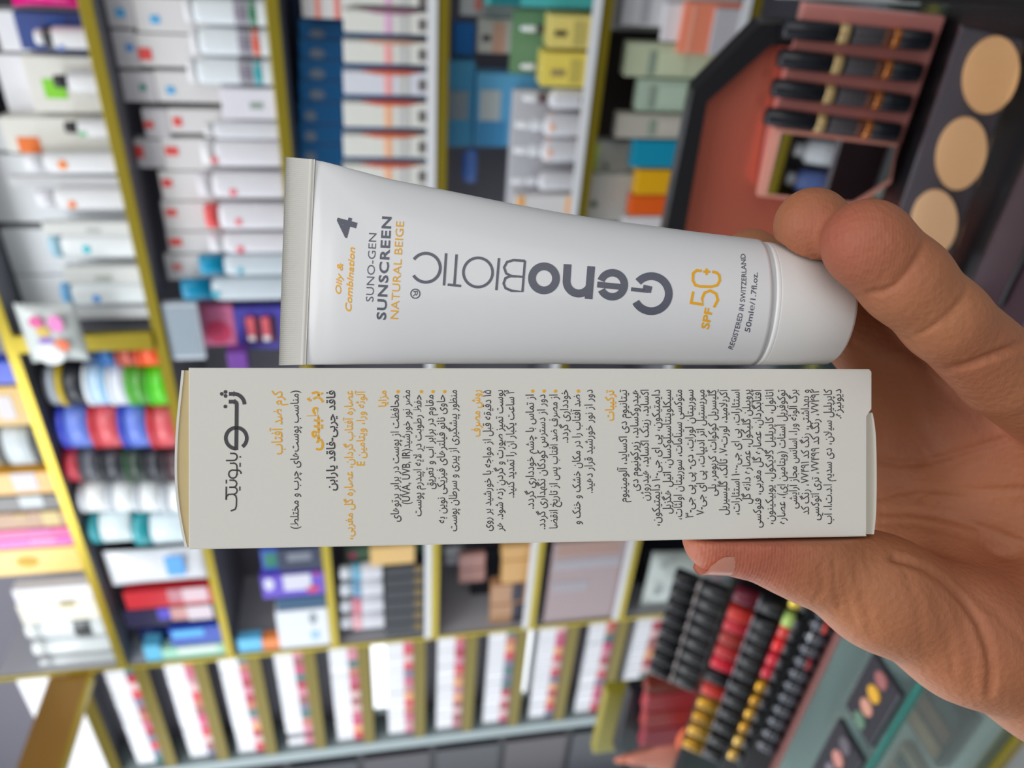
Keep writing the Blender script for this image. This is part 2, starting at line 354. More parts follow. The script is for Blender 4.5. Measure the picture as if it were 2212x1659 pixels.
I('pouch', 'refill_pouch', 'white refill pouch with a blue patch left of the carton foot', 'pouch', 1, .004, 1190, 1263, 228, col=(214, 216, 222), t=.05, rough=.25, P=[('blue_patch', 1204, 1244, 358, 398, (90, 160, 224))])
I('carton', 'cosmetic_carton', 'red and pink striped carton below the refill pouch', 'box', 1, .02, 1266, 1302, 270, col=(190, 40, 50), rough=.2, P=[('pink_panel', 1268, 1300, 362, 392, (190, 130, 140)), ('pale_panel', 1268, 1300, 394, 448, (216, 190, 198))])
I('carton', 'cosmetic_carton', 'dark violet and pink carton below the red striped carton', 'box', 1, .02, 1304, 1341, 270, col=(34, 28, 62), rough=.2, P=[('violet_panel', 1306, 1338, 340, 366, (84, 74, 190)), ('rose_panel', 1306, 1339, 368, 404, (200, 150, 146)), ('pale_panel', 1306, 1339, 405, 458, (214, 200, 208))])
I('carton', 'cosmetic_carton', 'glossy royal blue carton with painted highlight', 'box', 1, .004, 1343, 1386, 366, col=(24, 66, 170), rough=.15, P=[('painted_highlight', 1364, 1378, 372, 440, (90, 176, 240))])  # the lighter stripe is a gloss highlight put into the colour
I('carton', 'cosmetic_carton', 'small dark blue carton standing behind the glossy royal blue carton', 'box', 1, .07, 1346, 1386, 300, col=(34, 52, 120))
stack(1, .004, [(('carton', 'cosmetic_carton', 'mint green and white carton at the lower end beside the lipstick rack', 'box', 1390, 1430, 350), dict(col=(150, 200, 176), P=[('white_swoosh', 1394, 1412, 384, 470, (208, 216, 212))])),
    (('carton', 'cosmetic_carton', 'small cyan cube resting on the mint green carton', 'box', 1394, 1430, 312), dict(col=(90, 176, 212)))])
# the toy bag hangs at the gold upright
I('pouch', 'scrunchie_bag', 'clear bag of pink, yellow and orange scrunchies at the left edge', 'bag', 1, -.085, 664, 792, 42, col=(196, 202, 200), t=.045, zb=SH[1] + .115, rough=.15,
  P=[('pink_scrunchie', 684, 708, 62, 92, (214, 90, 150), 1), ('rose_scrunchie', 682, 718, 104, 136, (226, 130, 190), 1), ('yellow_scrunchie', 706, 728, 78, 108, (206, 176, 80), 1), ('violet_scrunchie', 728, 746, 84, 116, (140, 110, 186), 1), ('orange_scrunchie', 734, 760, 116, 150, (226, 110, 70), 1), ('white_scrunchie', 742, 788, 80, 140, (226, 232, 234), 1)])
# ---------------------------------------------------------------- corner shelf, lower left
gc = 'boxes on the corner shelf at lower left'
for y0, y1, xt, col, lb, P in ((782, 830, -70, (40, 70, 190), 'blue box at the left edge above the gold boxes', ()),
    (834, 918, -60, (190, 150, 50), 'gold box with pale label, topmost of the gold boxes', [('pale_label', 856, 906, -6, 30, (206, 200, 206))]),
    (1018, 1064, -80, (206, 150, 40), 'gold box with pale label below the round silver jar', [('pale_label', 1022, 1060, 28, 80, (206, 200, 208))]),
    (1067, 1099, -60, (52, 46, 42), 'black box with pale label under the gold boxes', [('pale_label', 1069, 1096, 42, 92, (196, 202, 206))]),
    (1102, 1136, -60, (150, 104, 54), 'bronze brown box above the pink boxes', [('pale_mark', 1112, 1124, 30, 58, (196, 170, 130)), ('cream_end', 1104, 1134, 92, 128, (206, 186, 130))]),
    (1139, 1157, -20, (214, 60, 140), 'upper magenta pink box on the corner shelf', [('pale_label', 1142, 1154, 60, 110, (220, 130, 190))]),
    (1158, 1176, -20, (196, 70, 170), 'lower violet pink box on the corner shelf', [('pale_label', 1160, 1174, 64, 120, (220, 160, 205))]),
    (1179, 1232, -50, (226, 186, 90), 'pale gold box below the pink boxes', [('gold_oval', 1204, 1226, 36, 84, (196, 156, 30), 1)])):
    I('carton', 'perfume_box', lb, 'box', 0, .006, y0, y1, xt, col=col, P=P, g=gc, rough=.28)
I('jar', 'perfume_jar', 'round silver jar with pale label between two gold boxes', 'jar', 0, .006, 934, 1012, -40, col=(90, 92, 90), cap=(206, 196, 150), cf=.2, t=.05, rough=.2, bands=((.2, .62, (196, 204, 208)),))
I('carton', 'perfume_box', 'white box topmost of the pale bottles at lower left', 'box', 0, .02, 1262, 1291, 30, col=(222, 222, 232))
I('carton', 'perfume_box', 'cream box with gold print under the white box at lower left', 'box', 0, .02, 1293, 1334, 42, col=(222, 218, 204), P=[('gold_print', 1300, 1310, 130, 162, (160, 146, 90))])
for y0, y1, xt, lb in ((1338, 1376, 54, 'frosted bottle with black band on the corner shelf'), (1380, 1411, 70, 'frosted bottle below the one with a black band'), (1414, 1448, 86, 'frosted bottle lowest on the corner shelf')):
    I('bottle', 'perfume_bottle', lb, 'bottle', 0, .02, y0, y1, xt, col=(204, 210, 212), cap=(222, 226, 226), cf=.16, g='frosted bottles on the corner shelf', rough=.15, bands=((.2, .42, (40, 44, 48)),) if y0 == 1338 else ())
# ---------------------------------------------------------------- shelf two
g2_ = 'small white cartons with colour dots, back row'
BACK = ((-6, 62, 222, .2, (18, 36), (250, 270), SKY, 'grey white carton with blue dot at the upper edge, left of a pair'), (4, 80, 290, .12, (33, 50), (325, 345), SKY, 'white carton with blue dot at the upper edge, right of a pair'),
    (66, 148, 245, .2, (95, 110), (272, 288), (50, 130, 200), 'grey carton with blue dot below the upper pair'), (82, 152, 297, .12, (103, 129), (297, 328), RED, 'white carton with a large red square'),
    (156, 222, 262, .2, (182, 195), (302, 316), (10, 120, 110), 'grey white carton with dark teal dot'), (160, 226, 336, .12, (187, 202), (360, 378), SKY, 'white carton with blue dot beside the dark teal dot carton'),
    (236, 300, 310, .2, (262, 276), (312, 332), RED, 'white carton with red mark nearest the dark gap'), (240, 292, 364, .12, (253, 272), (374, 393), RED, 'white carton with red mark beside the green leaf print carton'),
    (302, 364, 284, .2, (315, 340), (285, 310), RED, 'grey carton with red square at its end, furthest left of the red marked'), (302, 370, 352, .12, (317, 335), (357, 385), RED, 'white carton with red mark just right of the furthest left red one'),
    (372, 434, 346, .14, (387, 403), (350, 372), RED, 'white carton with red mark, topmost of the column of four'), (436, 498, 352, .14, (452, 466), (358, 382), RED, 'white carton with red mark, second of the column of four'),
    (500, 545, 362, .14, (515, 530), (366, 393), RED, 'white carton with red mark, third of the column of four'), (548, 602, 358, .14, (570, 583), (372, 393), (214, 120, 116), 'white carton with faded red mark at the foot of the column'))
def dotbox(r, up):
    y0, y1, xt, y, dy, dx, dc, lb = r
    I('carton', 'cosmetic_carton', lb, 'box', 2, .056, y0, y1, xt, col=(206, 204, 204) if not up else (190, 188, 192), t=.03, P=[('colour_mark', *dy, *dx, dc)], g=g2_, zb=LAST['z'] if up else None)
for i in range(5):                       # a grey white carton standing on each white one
    dotbox(BACK[2 * i + 1], False); dotbox(BACK[2 * i], True)
for r in BACK[10:]: dotbox(r, False)
g3_ = 'tubes and packs on the shelf behind the crimped tube end'
for y0, y1, xt, c2, lb in ((0, 62, 396, (20, 110, 70), 'silver white tube with grey base and green stripe at the upper edge'), (66, 128, 410, (206, 80, 50), 'silver white tube with grey base and red stripe'), (132, 190, 404, (30, 150, 160), 'silver white tube with grey base and teal stripe')):
    I('bottle', 'silver_tube', lb, 'tube', 2, .006, y0, y1, xt, col=(212, 218, 222), cap=(226, 226, 230), cf=.1, cw=.95, rough=.18, bands=((.12, .22, c2), (.225, .40, (128, 122, 136))), g=g3_)
I('carton', 'cosmetic_carton', 'white carton with small green print below three silver tubes', 'box', 2, .006, 193, 260, 478, col=(214, 212, 220), P=[('green_print', 222, 234, 540, 568, (130, 150, 136))])
I('carton', 'cosmetic_carton', 'short dark olive box beside the white carton with green print', 'box', 2, .05, 194, 252, 440, col=(96, 90, 76), t=.03)
I('bottle', 'lotion_bottle', 'slim pale tube just below the white carton with green print', 'tube', 2, .006, 266, 305, 440, col=(206, 206, 212), cf=.12, g=g3_)
for y0, y1, xt, cp, dot, lb in ((308, 366, 434, (228, 228, 234), ((340, 352), (456, 470)), 'glossy white tube, first with a red dot, above the red capped tube'), (376, 434, 426, (218, 214, 220), ((409, 422), (496, 511)), 'white tube with red dot directly above the red capped tube'),
    (444, 502, 442, (224, 84, 84), ((472, 486), (509, 522)), 'white tube with a red cap'), (507, 551, 452, (224, 222, 228), ((532, 546), (512, 526)), 'white tube between the red cap and teal cap tubes'),
    (554, 599, 430, (0, 140, 180), ((578, 592), (515, 524)), 'pale tube with teal blue cap, the upper of two'), (604, 652, 392, (0, 132, 172), ((630, 642), (458, 475)), 'pale tube with teal blue cap, the lower of two')):
    tealc = cp[0] == 0
    I('bottle', 'face_cream_tube', lb, 'tube', 2, .006, y0, y1, xt, col=(212, 210, 216) if not tealc else (192, 202, 210), cap=cp, cf=.16 if not tealc else .26, cw=.9, rough=.25,
      P=[('colour_dot', *dot[0], *dot[1], (224, 110, 120) if not tealc else (60, 170, 190))], g=g3_)
I('carton', 'blister_pack', 'clear grey blister pack between tubes and carton', 'pack', 2, .006, 656, 776, 345, col=(196, 204, 212), t=.02, xb=436, rough=.12, P=[('grey_insert', 664, 770, 362, 430, (140, 152, 164))])
I('carton', 'cosmetic_carton', 'pink carton with a red round print', 'box', 2, .06, 660, 746, 432, col=(206, 110, 150), t=.03, xb=508, P=[('red_round', 694, 742, 444, 500, (204, 50, 96), 1)])
I('carton', 'lip_gloss_box', 'violet display box beneath the pink carton', 'box', 2, .06, 662, 752, 509, col=(70, 64, 160), t=.03, P=[('clear_window', 684, 742, 528, 600, (70, 40, 80))])
for i, x in enumerate((534, 566)):
    I('carton', 'lip_gloss_tube', ('left', 'right')[i] + ' red lip gloss tube in the violet display box', 'lip gloss', 2, .048, 686, 736, x, col=(206, 90, 100), t=.01, xb=x + 18, P=[('white_tip', 726, 736, x + 1, x + 17, (226, 224, 230))], g='lip gloss tubes in the violet box')
I('carton', 'cosmetic_carton', 'purple box peeping out above the long white carton', 'box', 2, .01, 760, 800, 492, col=(110, 60, 150), xb=535)
# lower part of shelf two, under the carton
I('carton', 'cosmetic_carton', 'blue and green carton just under the long white carton', 'box', 2, .02, 1180, 1226, 565, col=(60, 90, 180), P=[('green_end', 1196, 1226, 572, 598, (40, 120, 96))], t=.03)
I('carton', 'cosmetic_carton', 'navy carton with pale specks under the long white carton', 'box', 2, .004, 1180, 1229, 600, col=(30, 40, 70), t=.03, P=[('pale_specks', 1196, 1212, 620, 672, (120, 126, 138))])
I('carton', 'cosmetic_carton', 'violet and white carton with red corners', 'box', 2, .004, 1232, 1283, 565, col=(96, 70, 190), t=.035, P=[('white_panel', 1238, 1276, 612, 672, (206, 206, 220)), ('white_round', 1250, 1276, 570, 592, (206, 206, 226), 1), ('red_corner', 1232, 1242, 676, 690, (200, 70, 90)), ('red_foot', 1266, 1279, 664, 688, (206, 60, 90))])
I('carton', 'cosmetic_carton', 'dark teal carton between the violet one and the white one', 'box', 2, .004, 1285, 1311, 598, col=(14, 70, 106), t=.035)
I('carton', 'cosmetic_carton', 'white carton with grey bottle print and blue mark', 'box', 2, .002, 1313, 1401, 600, col=(214, 218, 224), t=.05, P=[('grey_print', 1324, 1348, 668, 684, (130, 140, 146), 1), ('blue_mark', 1364, 1380, 672, 690, (150, 190, 226))])
I('carton', 'cosmetic_carton', 'small orange cube standing on the white carton beside the blue cube', 'box', 2, .004, 1378, 1414, 567, col=(226, 130, 66), t=.03, zb=LAST['z'])
I('carton', 'cosmetic_carton', 'small sky blue cube standing on the orange cube', 'box', 2, .004, 1378, 1416, 514, col=(96, 180, 222), t=.03, zb=LAST['z'])
# ---------------------------------------------------------------- shelf three
g4_ = 'white cartons with orange sides, behind the tube'
ys = ((-16, 20, (150, 110, 130)), (26, 81, (150, 108, 128)), (91, 146, (190, 150, 130)), (156, 212, (196, 92, 66)), (222, 281, (196, 86, 60)), (291, 345, (200, 96, 60)), (355, 408, (196, 92, 70)), (418, 470, (196, 92, 70)))
for i, (y0, y1, c) in enumerate(ys):
    o = I('carton', 'pillow_carton', ORD[i] + ' from the upper end of the white cartons with coloured stripes and grey tags', 'box', 3, .004, y0 + 3.5, y1 - 3.5, 742, col=(212, 212, 206) if i != 3 else (206, 208, 218), t=.04, g=g4_,
          P=[('colour_stripe', y0 + 3, y1 - 3, 830, 847, (214, 170, 200) if i < 2 else (236, 176, 140) if i > 3 else (230, 160, 160)), ('grey_tag', (y0 + y1) / 2 - 12, (y0 + y1) / 2 + 12, 903, 929, (104, 100, 98)), ('grey_print', y0 + 8, y1 - 8, 860, 885, (188, 188, 186))])
    xc, w, h = slot(WALL, .004, y0 + 3.5, y1 - 3.5, SH[3], 742)
    link_mesh('coloured_side', lathe_me([(.05, 0), (.55, .12), (.86, .28), (1, .5), (.86, .72), (.55, .88), (.05, 1)], .0056, .012, h * .72, 14), M(c, .5), o).location = (w / 2 - .0012, -.0125, h * .12)
I('carton', 'cosmetic_carton', 'white carton with two coral stripes at the upper edge above the blue cartons', 'box', 3, .055, -30, 50, 650, col=(206, 204, 204), t=.03, P=[('coral_stripe', -20, 44, 680, 692, (224, 140, 126)), ('coral_stripe', -20, 44, 722, 734, (214, 120, 110))])
for i, (y0, y1) in enumerate(((54, 92), (93, 136), (137, 180), (181, 226), (227, 272), (273, 314), (315, 362))):
    I('carton', 'cosmetic_carton', ORD[i] + ' from the upper end of the row of bright blue cartons', 'box', 3, .13, y0, y1, 646, col=(16, 106, 166), t=.05, P=[('pale_logo', (y0 + y1) / 2 - 11, (y0 + y1) / 2 + 11, 668 - 10 * (i > 3), 702 - 18 * (i > 3), (130, 144, 160), 1)], g='bright blue cartons behind the tube')
for i, (y0, y1) in enumerate(((-30, 100), (102, 222), (224, 350))):  # dark blocks added to stand for shade under the shelf above
    I('carton', 'cosmetic_carton', ('upper', 'middle', 'lower')[i] + ' navy block for shelf shade behind the bright blue cartons', 'box', 3, .22, y0, y1, 622, col=(20, 44, 76), t=.05, g='navy blocks standing for shelf shade')
I('carton', 'tan_box', 'pale wooden box under the long white carton', 'box', 3, .004, 1178, 1216, 800, col=(214, 176, 110), t=.04, xb=896)
I('carton', 'cosmetic_carton', 'pink and green carton just left of the pale wooden box', 'box', 3, .05, 1180, 1216, 748, col=(90, 120, 100), t=.03, P=[('pink_round', 1184, 1208, 752, 770, (190, 80, 120), 1)])
for i in range(6):
    y0 = 1218 + i * 24.6
    I('carton', 'black_gold_carton', ORD[i] + ' from the upper end of the black cartons with gold rounds', 'box', 3, .004, y0, y0 + 24, 832, col=(30, 34, 42), t=.045, P=[('gold_round', y0 + 4, y0 + 20, 894, 914, (116, 94, 44), 1)], g='black cartons with gold rounds')
ZBK = LAST['z']
for i, (y0, y1, c) in enumerate(((1223, 1254, (90, 160, 190)), (1257, 1290, (80, 140, 176)), (1294, 1324, (204, 110, 130)), (1328, 1360, (220, 160, 170)))):
    I('bottle', 'nail_bottle', ('uppermost white bottle with blue collar, under the carton', 'second white bottle with blue collar', 'white bottle with rose collar', 'lowest white bottle with pink collar')[i], 'bottle', 3, .008, y0, y1, 735, col=(206, 206, 214), cap=(210, 214, 222), cf=.28, cw=.8, bands=((.50, .7, c),), zb=ZBK, t=.032, g='white bottles with coloured collars')
# ---------------------------------------------------------------- shelf four
I('carton', 'cosmetic_carton', 'white carton with coral edge at the upper edge beside the blue box', 'box', 4, .12, -30, 45, 994, col=(200, 200, 202), t=.03, P=[('coral_edge', -20, 22, 1026, 1040, (230, 130, 124))])
I('carton', 'cosmetic_carton', 'small bright blue box above the light blue cartons', 'box', 4, .12, 50, 122, 980, col=(20, 104, 176), t=.03, xb=1026)
I('carton', 'cosmetic_carton', 'grey carton with beige panel above the light blue cartons', 'box', 4, .10, 45, 122, 1032, col=(186, 184, 178), t=.03, P=[('beige_panel', 48, 118, 1064, 1092, (190, 150, 132)), ('black_mark', 76, 88, 1042, 1060, (40, 44, 50))])
I('carton', 'cosmetic_carton', 'wide teal carton cut by the upper edge of the photo', 'box', 4, .03, -60, 22, 1052, col=(70, 168, 168), t=.06, P=[('dark_end', -50, 18, 1060, 1124, (20, 110, 116))])
I('carton', 'cosmetic_carton', 'tall green carton behind the yellow cartons', 'box', 4, .09, 26, 164, 1104, col=(112, 150, 112), t=.03)
I('carton', 'cosmetic_carton', 'upper yellow carton with black lettering', 'box', 4, .004, 36, 108, 1186, col=(214, 196, 112), t=.045, P=[('dark_mark', 66, 78, 1198, 1224, (70, 64, 44)), ('grey_print', 46, 100, 1238, 1266, (178, 164, 92))], g='yellow cartons')
I('carton', 'cosmetic_carton', 'lower yellow carton with grey lettering', 'box', 4, .004, 116, 190, 1170, col=(220, 200, 92), t=.045, P=[('grey_mark', 150, 164, 1190, 1220, (150, 132, 90)), ('grey_print', 128, 180, 1230, 1256, (184, 168, 84))], g='yellow cartons')
for i, (y0, y1) in enumerate(((50, 88), (132, 168))):
    I('dropper', 'dropper_bottle', ('upper', 'lower')[i] + ' small white dropper bottle left of the yellow cartons', 'bottle', 4, .052, y0, y1, 1126, col=(196, 200, 196), cap=(60, 54, 54), t=.02, g='dropper bottles left of the yellow cartons')
I('carton', 'cosmetic_carton', 'light blue carton with grey panel, left of a pair', 'box', 4, .11, 132, 318, 966, col=(70, 146, 186), t=.04, xb=1024, P=[('grey_panel', 196, 258, 968, 1012, (134, 146, 154))], g='light blue cartons')
I('carton', 'cosmetic_carton', 'light blue carton with grey panel, right of a pair', 'box', 4, .09, 130, 320, 1028, col=(88, 158, 200), t=.04, P=[('grey_panel', 194, 260, 1036, 1081, (168, 176, 178)), ('deep_end', 262, 316, 1030, 1090, (60, 130, 176))], g='light blue cartons')
I('bottle', 'small_tube', 'small blue tube with dark cap below the light blue cartons', 'tube', 4, .10, 326, 400, 1000, col=(84, 120, 190), cap=(70, 110, 190), t=.03, xb=1030)
I('carton', 'cosmetic_carton', 'large pale grey carton behind the white dropper bottles', 'box', 4, .06, 198, 472, 1100, col=(186, 186, 192), t=.02)
gd = 'white dropper bottles on the shelf with yellow cartons'
for i, (y0, y1, xt, b, lb) in enumerate(((196, 241, 1132, ((.1, .14, (120, 110, 110)),), 'white dropper bottle with dark collar below the yellow cartons'), (250, 302, 1116, ((.02, .1, (226, 160, 126)), (.44, .52, (226, 170, 140))), 'upper white dropper bottle with two peach bands'),
    (306, 356, 1112, ((.02, .1, (226, 160, 126)), (.44, .52, (226, 170, 140))), 'lower white dropper bottle with two peach bands'), (376, 418, 1106, (), 'plain white dropper bottle above the tube'))):
    I('dropper', 'dropper_bottle', lb, 'bottle', 4, .006, y0, y1, xt, col=(202, 202, 208), cap=(214, 216, 222) if i else (90, 70, 74), bands=b, g=gd)
I('carton', 'cosmetic_carton', 'white carton with orange ends peeping over the tube', 'box', 4, .004, 422, 474, 1112, col=(208, 206, 206), t=.04, P=[('orange_end', 424, 470, 1116, 1132, (226, 164, 84)), ('orange_foot', 424, 470, 1222, 1240, (220, 160, 90))])
# lower part of shelf four
I('carton', 'cosmetic_carton', 'upper silver grey packet under the long white carton', 'packet', 4, .12, 1180, 1198, 960, col=(150, 152, 158), t=.01, xb=1000, g='silver packets')
I('carton', 'cosmetic_carton', 'lower silver grey packet under the long white carton', 'packet', 4, .12, 1200, 1218, 962, col=(130, 132, 140), t=.01, xb=996, g='silver packets')
zz = None
for i, (y0, y1, lb) in enumerate(((1196, 1226, 'upper dusty pink box beside the tan boxes'), (1228, 1256, 'lower dusty pink box beside the tan boxes'))):
    I('carton', 'powder_box', lb, 'box', 4, .10, y0, y1, 992, col=(196, 146, 138), t=.03, xb=1048, g='dusty pink boxes')
I('carton', 'powder_box', 'tall black box behind the pink and tan boxes', 'box', 4, .14, 1188, 1346, 1018, col=(34, 38, 46), t=.03)
for i, (y0, y1, xt, lb) in enumerate(((1176, 1206, 1086, 'uppermost tan box under the long white carton'), (1208, 1256, 1086, 'second tan box under the long white carton'), (1258, 1300, 1062, 'third tan box, beside a dark box'), (1302, 1344, 1060, 'lowest tan box, beside a dark box'))):
    c = (206, 160, 96) if i < 2 else (176, 132, 96)
    I('carton', 'powder_box', lb, 'box', 4, .02, y0, y1, xt, col=c, t=.035, g='tan boxes', P=[] if i < 2 else [('dark_foot', y0 + 1, y1 - 1, 1106, 1130, (44, 42, 58))])
# ---------------------------------------------------------------- shelf five
I('carton', 'palette_box', 'large greyish pink panel box with pale stripes under the carton', 'box', 5, .004, 1160, 1334, 1186, col=(160, 140, 142), t=.03, rough=.25, P=[('pale_stripe', 1214, 1232, 1196, 1340, (168, 164, 172)), ('pale_stripe', 1260, 1280, 1192, 1270, (166, 160, 168)), ('peach_stripe', 1172, 1204, 1204, 1340, (166, 134, 124)), ('pale_foot', 1172, 1330, 1345, 1362, (190, 180, 186))])
for a in ((1305, -20, 75, (196, 196, 192), .10, 'white carton at the upper edge right of the teal carton', ()), (1346, -20, 66, (196, 196, 200), .04, 'white carton with grey print at the upper edge', [('grey_print', -10, 50, 1384, 1404, (160, 160, 166))]),
          (1432, 14, 96, (214, 212, 216), .03, 'slim white carton left of the coral box', ()), (1474, 8, 120, (224, 132, 104), .012, 'coral orange box near the black makeup display', [('pale_edge', 12, 116, 1488, 1496, (236, 160, 136))]),
          (1538, 20, 122, (178, 176, 182), .004, 'grey white carton between coral box and black display', ())):
    I('carton', 'cosmetic_carton', a[5], 'box', 5, a[4], a[1], a[2], a[0], col=a[3], t=.03, P=a[6])
for i, (xt, y0, y1, c, y, lb) in enumerate(((1352, 100, 172, (176, 184, 156), .03, 'pale sage carton topmost of the sage cartons'), (1378, 176, 244, (160, 178, 160), .03, 'second sage green carton below the topmost sage one'), (1332, 250, 302, (170, 166, 156), .03, 'beige carton below the sage green cartons'))):
    I('carton', 'cosmetic_carton', lb, 'box', 5, y, y0, y1, xt, col=c, t=.03, P=[('dark_print', y0 + 10, y1 - 10, 1400, 1416, (130, 144, 130)), ('soft_print', y0 + 8, y1 - 14, 1424, 1480, tuple(int(v * 1.06) for v in c))], g='sage and beige cartons')
for xt, y0, y1, c, lb in ((1368, 306, 364, (16, 134, 166), 'teal blue carton above the yellow and orange ones'), (1374, 368, 422, (214, 160, 20), 'amber yellow carton above the orange one'), (1362, 424, 466, (216, 90, 24), 'orange carton below the amber yellow one'), (1345, 468, 520, (206, 204, 206), 'white carton just over the tube edge near the black display')):
    I('carton', 'cosmetic_carton', lb, 'box', 5, .03, y0, y1, xt, col=c, t=.03, g='bright cartons left of the black display')
I('carton', 'cosmetic_carton', 'pale carton with lime green top left of the teal carton', 'box', 5, .10, 308, 372, 1262, col=(190, 190, 184), t=.03, P=[('lime_top', 310, 366, 1262, 1294, (190, 220, 120)), ('dark_dot', 354, 364, 1304, 1314, (60, 70, 70), 1)])
I('carton', 'cosmetic_carton', 'white carton with dark green dot left of the orange carton', 'box', 5, .08, 376, 480, 1262, col=(206, 206, 200), t=.03, P=[('dark_dot', 434, 448, 1276, 1290, (60, 84, 66), 1)])
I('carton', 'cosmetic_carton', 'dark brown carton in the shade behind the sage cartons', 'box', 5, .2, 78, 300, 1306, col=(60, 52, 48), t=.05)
# ---------------------------------------------------------------- lowest shelf
I('pouch', 'plastic_bag', 'pale translucent bag above the thumb', 'bag', 6, -.002, 1196, 1322, 1402, col=(178, 186, 182), t=.06, rough=.2, P=[('grey_spot', 1212, 1228, 1428, 1442, (140, 148, 146), 1), ('grey_spot', 1270, 1286, 1412, 1426, (140, 148, 146), 1)])
I('carton', 'dark_box', 'dark box in the shade beside the translucent bag', 'box', 6, .12, 1176, 1312, 1386, col=(34, 36, 46), t=.05)
# ================================================================ lipstick rack beyond the shelves
RZ = [EZ + h for h in (.892, .722, .559, .406, .246, .084, -.088, -.251, -.415, -.58, -.747, -.906)]
RX0, RX1 = -2.55, -2.028
r = bpy.data.objects.new('lipstick_rack', None); COL.objects.link(r); r.matrix_world = WALL.at(0, 0, 0)
link_mesh('back_panel', box_me(RX0, RX1, .10, .112, .30, RZ[0] + .14), BACKM, r)
link_mesh('header', box_me(RX0, RX1, .0, .098, RZ[0] + .002, RZ[0] + .14), WHITE, r)
link_mesh('side_post', box_me(RX0 - .055, RX0 - .002, -.004, .112, .05, RZ[0] + .14, .002), M((138, 152, 154), .3, 0, .2, .03, 20, 0, 'grey_green_post'), r)
for z in RZ:
    b = link_mesh('rack_shelf', box_me(RX0, RX1, .006, .098, z - .012, z), BOARD, r)
    link_mesh('gold_edge', box_me(RX0, RX1, -.003, .0055, z - .036, z + .001, .001), GOLDD, b)
tag(r, 'tall lipstick rack with gold edged shelves along the lower edge of the photo', 'rack')
SHADES = [((196, 60, 110), 'pink'), ((190, 130, 140), 'dusty pink'), ((170, 30, 60), 'crimson'), ((206, 60, 76), 'red'), ((150, 80, 84), 'rosewood'), ((60, 110, 110), 'teal grey'), ((196, 90, 120), 'rose'), ((226, 160, 110), 'peach'), ((206, 130, 150), 'soft pink'), ((214, 176, 176), 'blush'), ((120, 116, 140), 'mauve'), ((190, 110, 90), 'terracotta')]
LW, LH, LT = .0345, .086, .026
lip_me = box_me(-LW / 2, LW / 2, -LT / 2, LT / 2, 0, LH, .0015)
band_me = box_me(-LW / 2 - .0004, LW / 2 + .0004, -LT / 2 - .0006, LT / 2 + .0004, .001, .031, .0008)
LIPW = M((224, 224, 230), .3, 0, .2)
NL = 13; PIT = (RX1 - RX0 - .012) / NL
for row in range(1, 12):
    for j in range(NL):
        if random.random() < .03 and j > 9: continue
        c, nm = SHADES[(row * 5 + j * 7 + random.randrange(3)) % len(SHADES)]
        x = RX1 - .006 - PIT * (j + .5)
        o = link_mesh('lipstick_carton', lip_me, None, None, WALL.at(x, .012 + LT / 2 + random.uniform(0, .004), RZ[row] + .0012)); 
        if not lip_me.materials: lip_me.materials.append(LIPW)
        bm_ = band_me.copy(); bm_.materials.clear(); bm_.materials.append(M(c, .35))
        link_mesh('shade_band', bm_, None, o)
        tag(o, 'white lipstick carton with %s band, %s from upper end, %s rack column from left' % (nm, ORD[j], ORD[row - 1]), 'lipstick', 'lipstick cartons in the rack')
MIR = M((236, 238, 244), .06, 1.0, 0, 0.0, 10, 0, 'mirrored_acrylic')
for row, lb in ((6, 'glossy bright acrylic sheet behind the sixth lipstick column from left'), (9, 'glossy bright acrylic sheet behind the ninth lipstick column from left'), (11, 'glossy bright acrylic sheet behind the last lipstick column')):
    o = link_mesh('acrylic_sheet', box_me(RX0 + .06, RX1 - .008, .062, .066, 0.0, RZ[row - 1] - RZ[row] - .04), MIR, None, WALL.at(0, 0, RZ[row] + .001)); tag(o, lb, 'acrylic sheet', 'bright acrylic sheets in the rack')
# drawers beyond the post and the bulkhead beam above
b = bpy.data.objects.new('drawer_cabinet', None); COL.objects.link(b); b.matrix_world = WALL.at(-2.92, 0, 0)
link_mesh('body', box_me(-.29, .30, .0, .30, .02, 2.35), M((30, 32, 38), .4, 0, 0, .05, 8, 0, 'dark_cabinet'), b)
for i in range(9): link_mesh('drawer_front', box_me(-.28, .29, -.014, -.001, .06 + i * .25, .29 + i * .25, .003), M(((38, 40, 46), (50, 42, 52), (30, 34, 42), (58, 50, 54))[i % 4], .3), b)
tag(b, 'dark cabinet with drawers at the bottom edge of the photo beyond the lipstick rack', 'cabinet')
b = bpy.data.objects.new('bulkhead_beam', None); COL.objects.link(b); b.matrix_world = WALL.at(-2.04, 0, EZ)
link_mesh('fascia', box_me(-.012, .012, -1.0, -.004, .838, .945), M((140, 102, 42), .4, .35, 0, .12, 6, 0, 'bronze_fascia'), b)
link_mesh('gold_edge', box_me(-.014, .014, -1.0, -.004, .828, .838), GOLD, b)
tag(b, 'bronze gold beam slanting in the bottom left corner of the photo', 'beam')

# ================================================================ the counter and its displays
COUN = Frame(WALL.p(0, 0, CTR), WALL.X, WALL.Y, WALL.Z)
c = bpy.data.objects.new('glass_counter', None); COL.objects.link(c); c.matrix_world = COUN.M
N0, N1 = -.80, -1.178                    # local y of the back and front edges
TEALG = M((30, 120, 110), .15, 0, .3, .02, 20, 0, 'glass_edge')
link_mesh('glass_top', box_me(-1.75, .8, N1 + .004, N0, -.008, 0), GLASS, c)
link_mesh('glass_edge', box_me(-1.75, .8, N1, N1 + .0035, -.008, 0), TEALG, c)
link_mesh('inner_shelf', box_me(-1.75, .8, N1 + .012, N0, -.165, -.155), WHITE, c)
link_mesh('back_panel', box_me(-1.75, .8, N0 - .012, N0, -.86, -.009), M((70, 74, 82), .5), c)
link_mesh('front_glass', box_me(-1.75, .8, N1 + .001, N1 + .005, -.155, -.0085), GLASS, c)
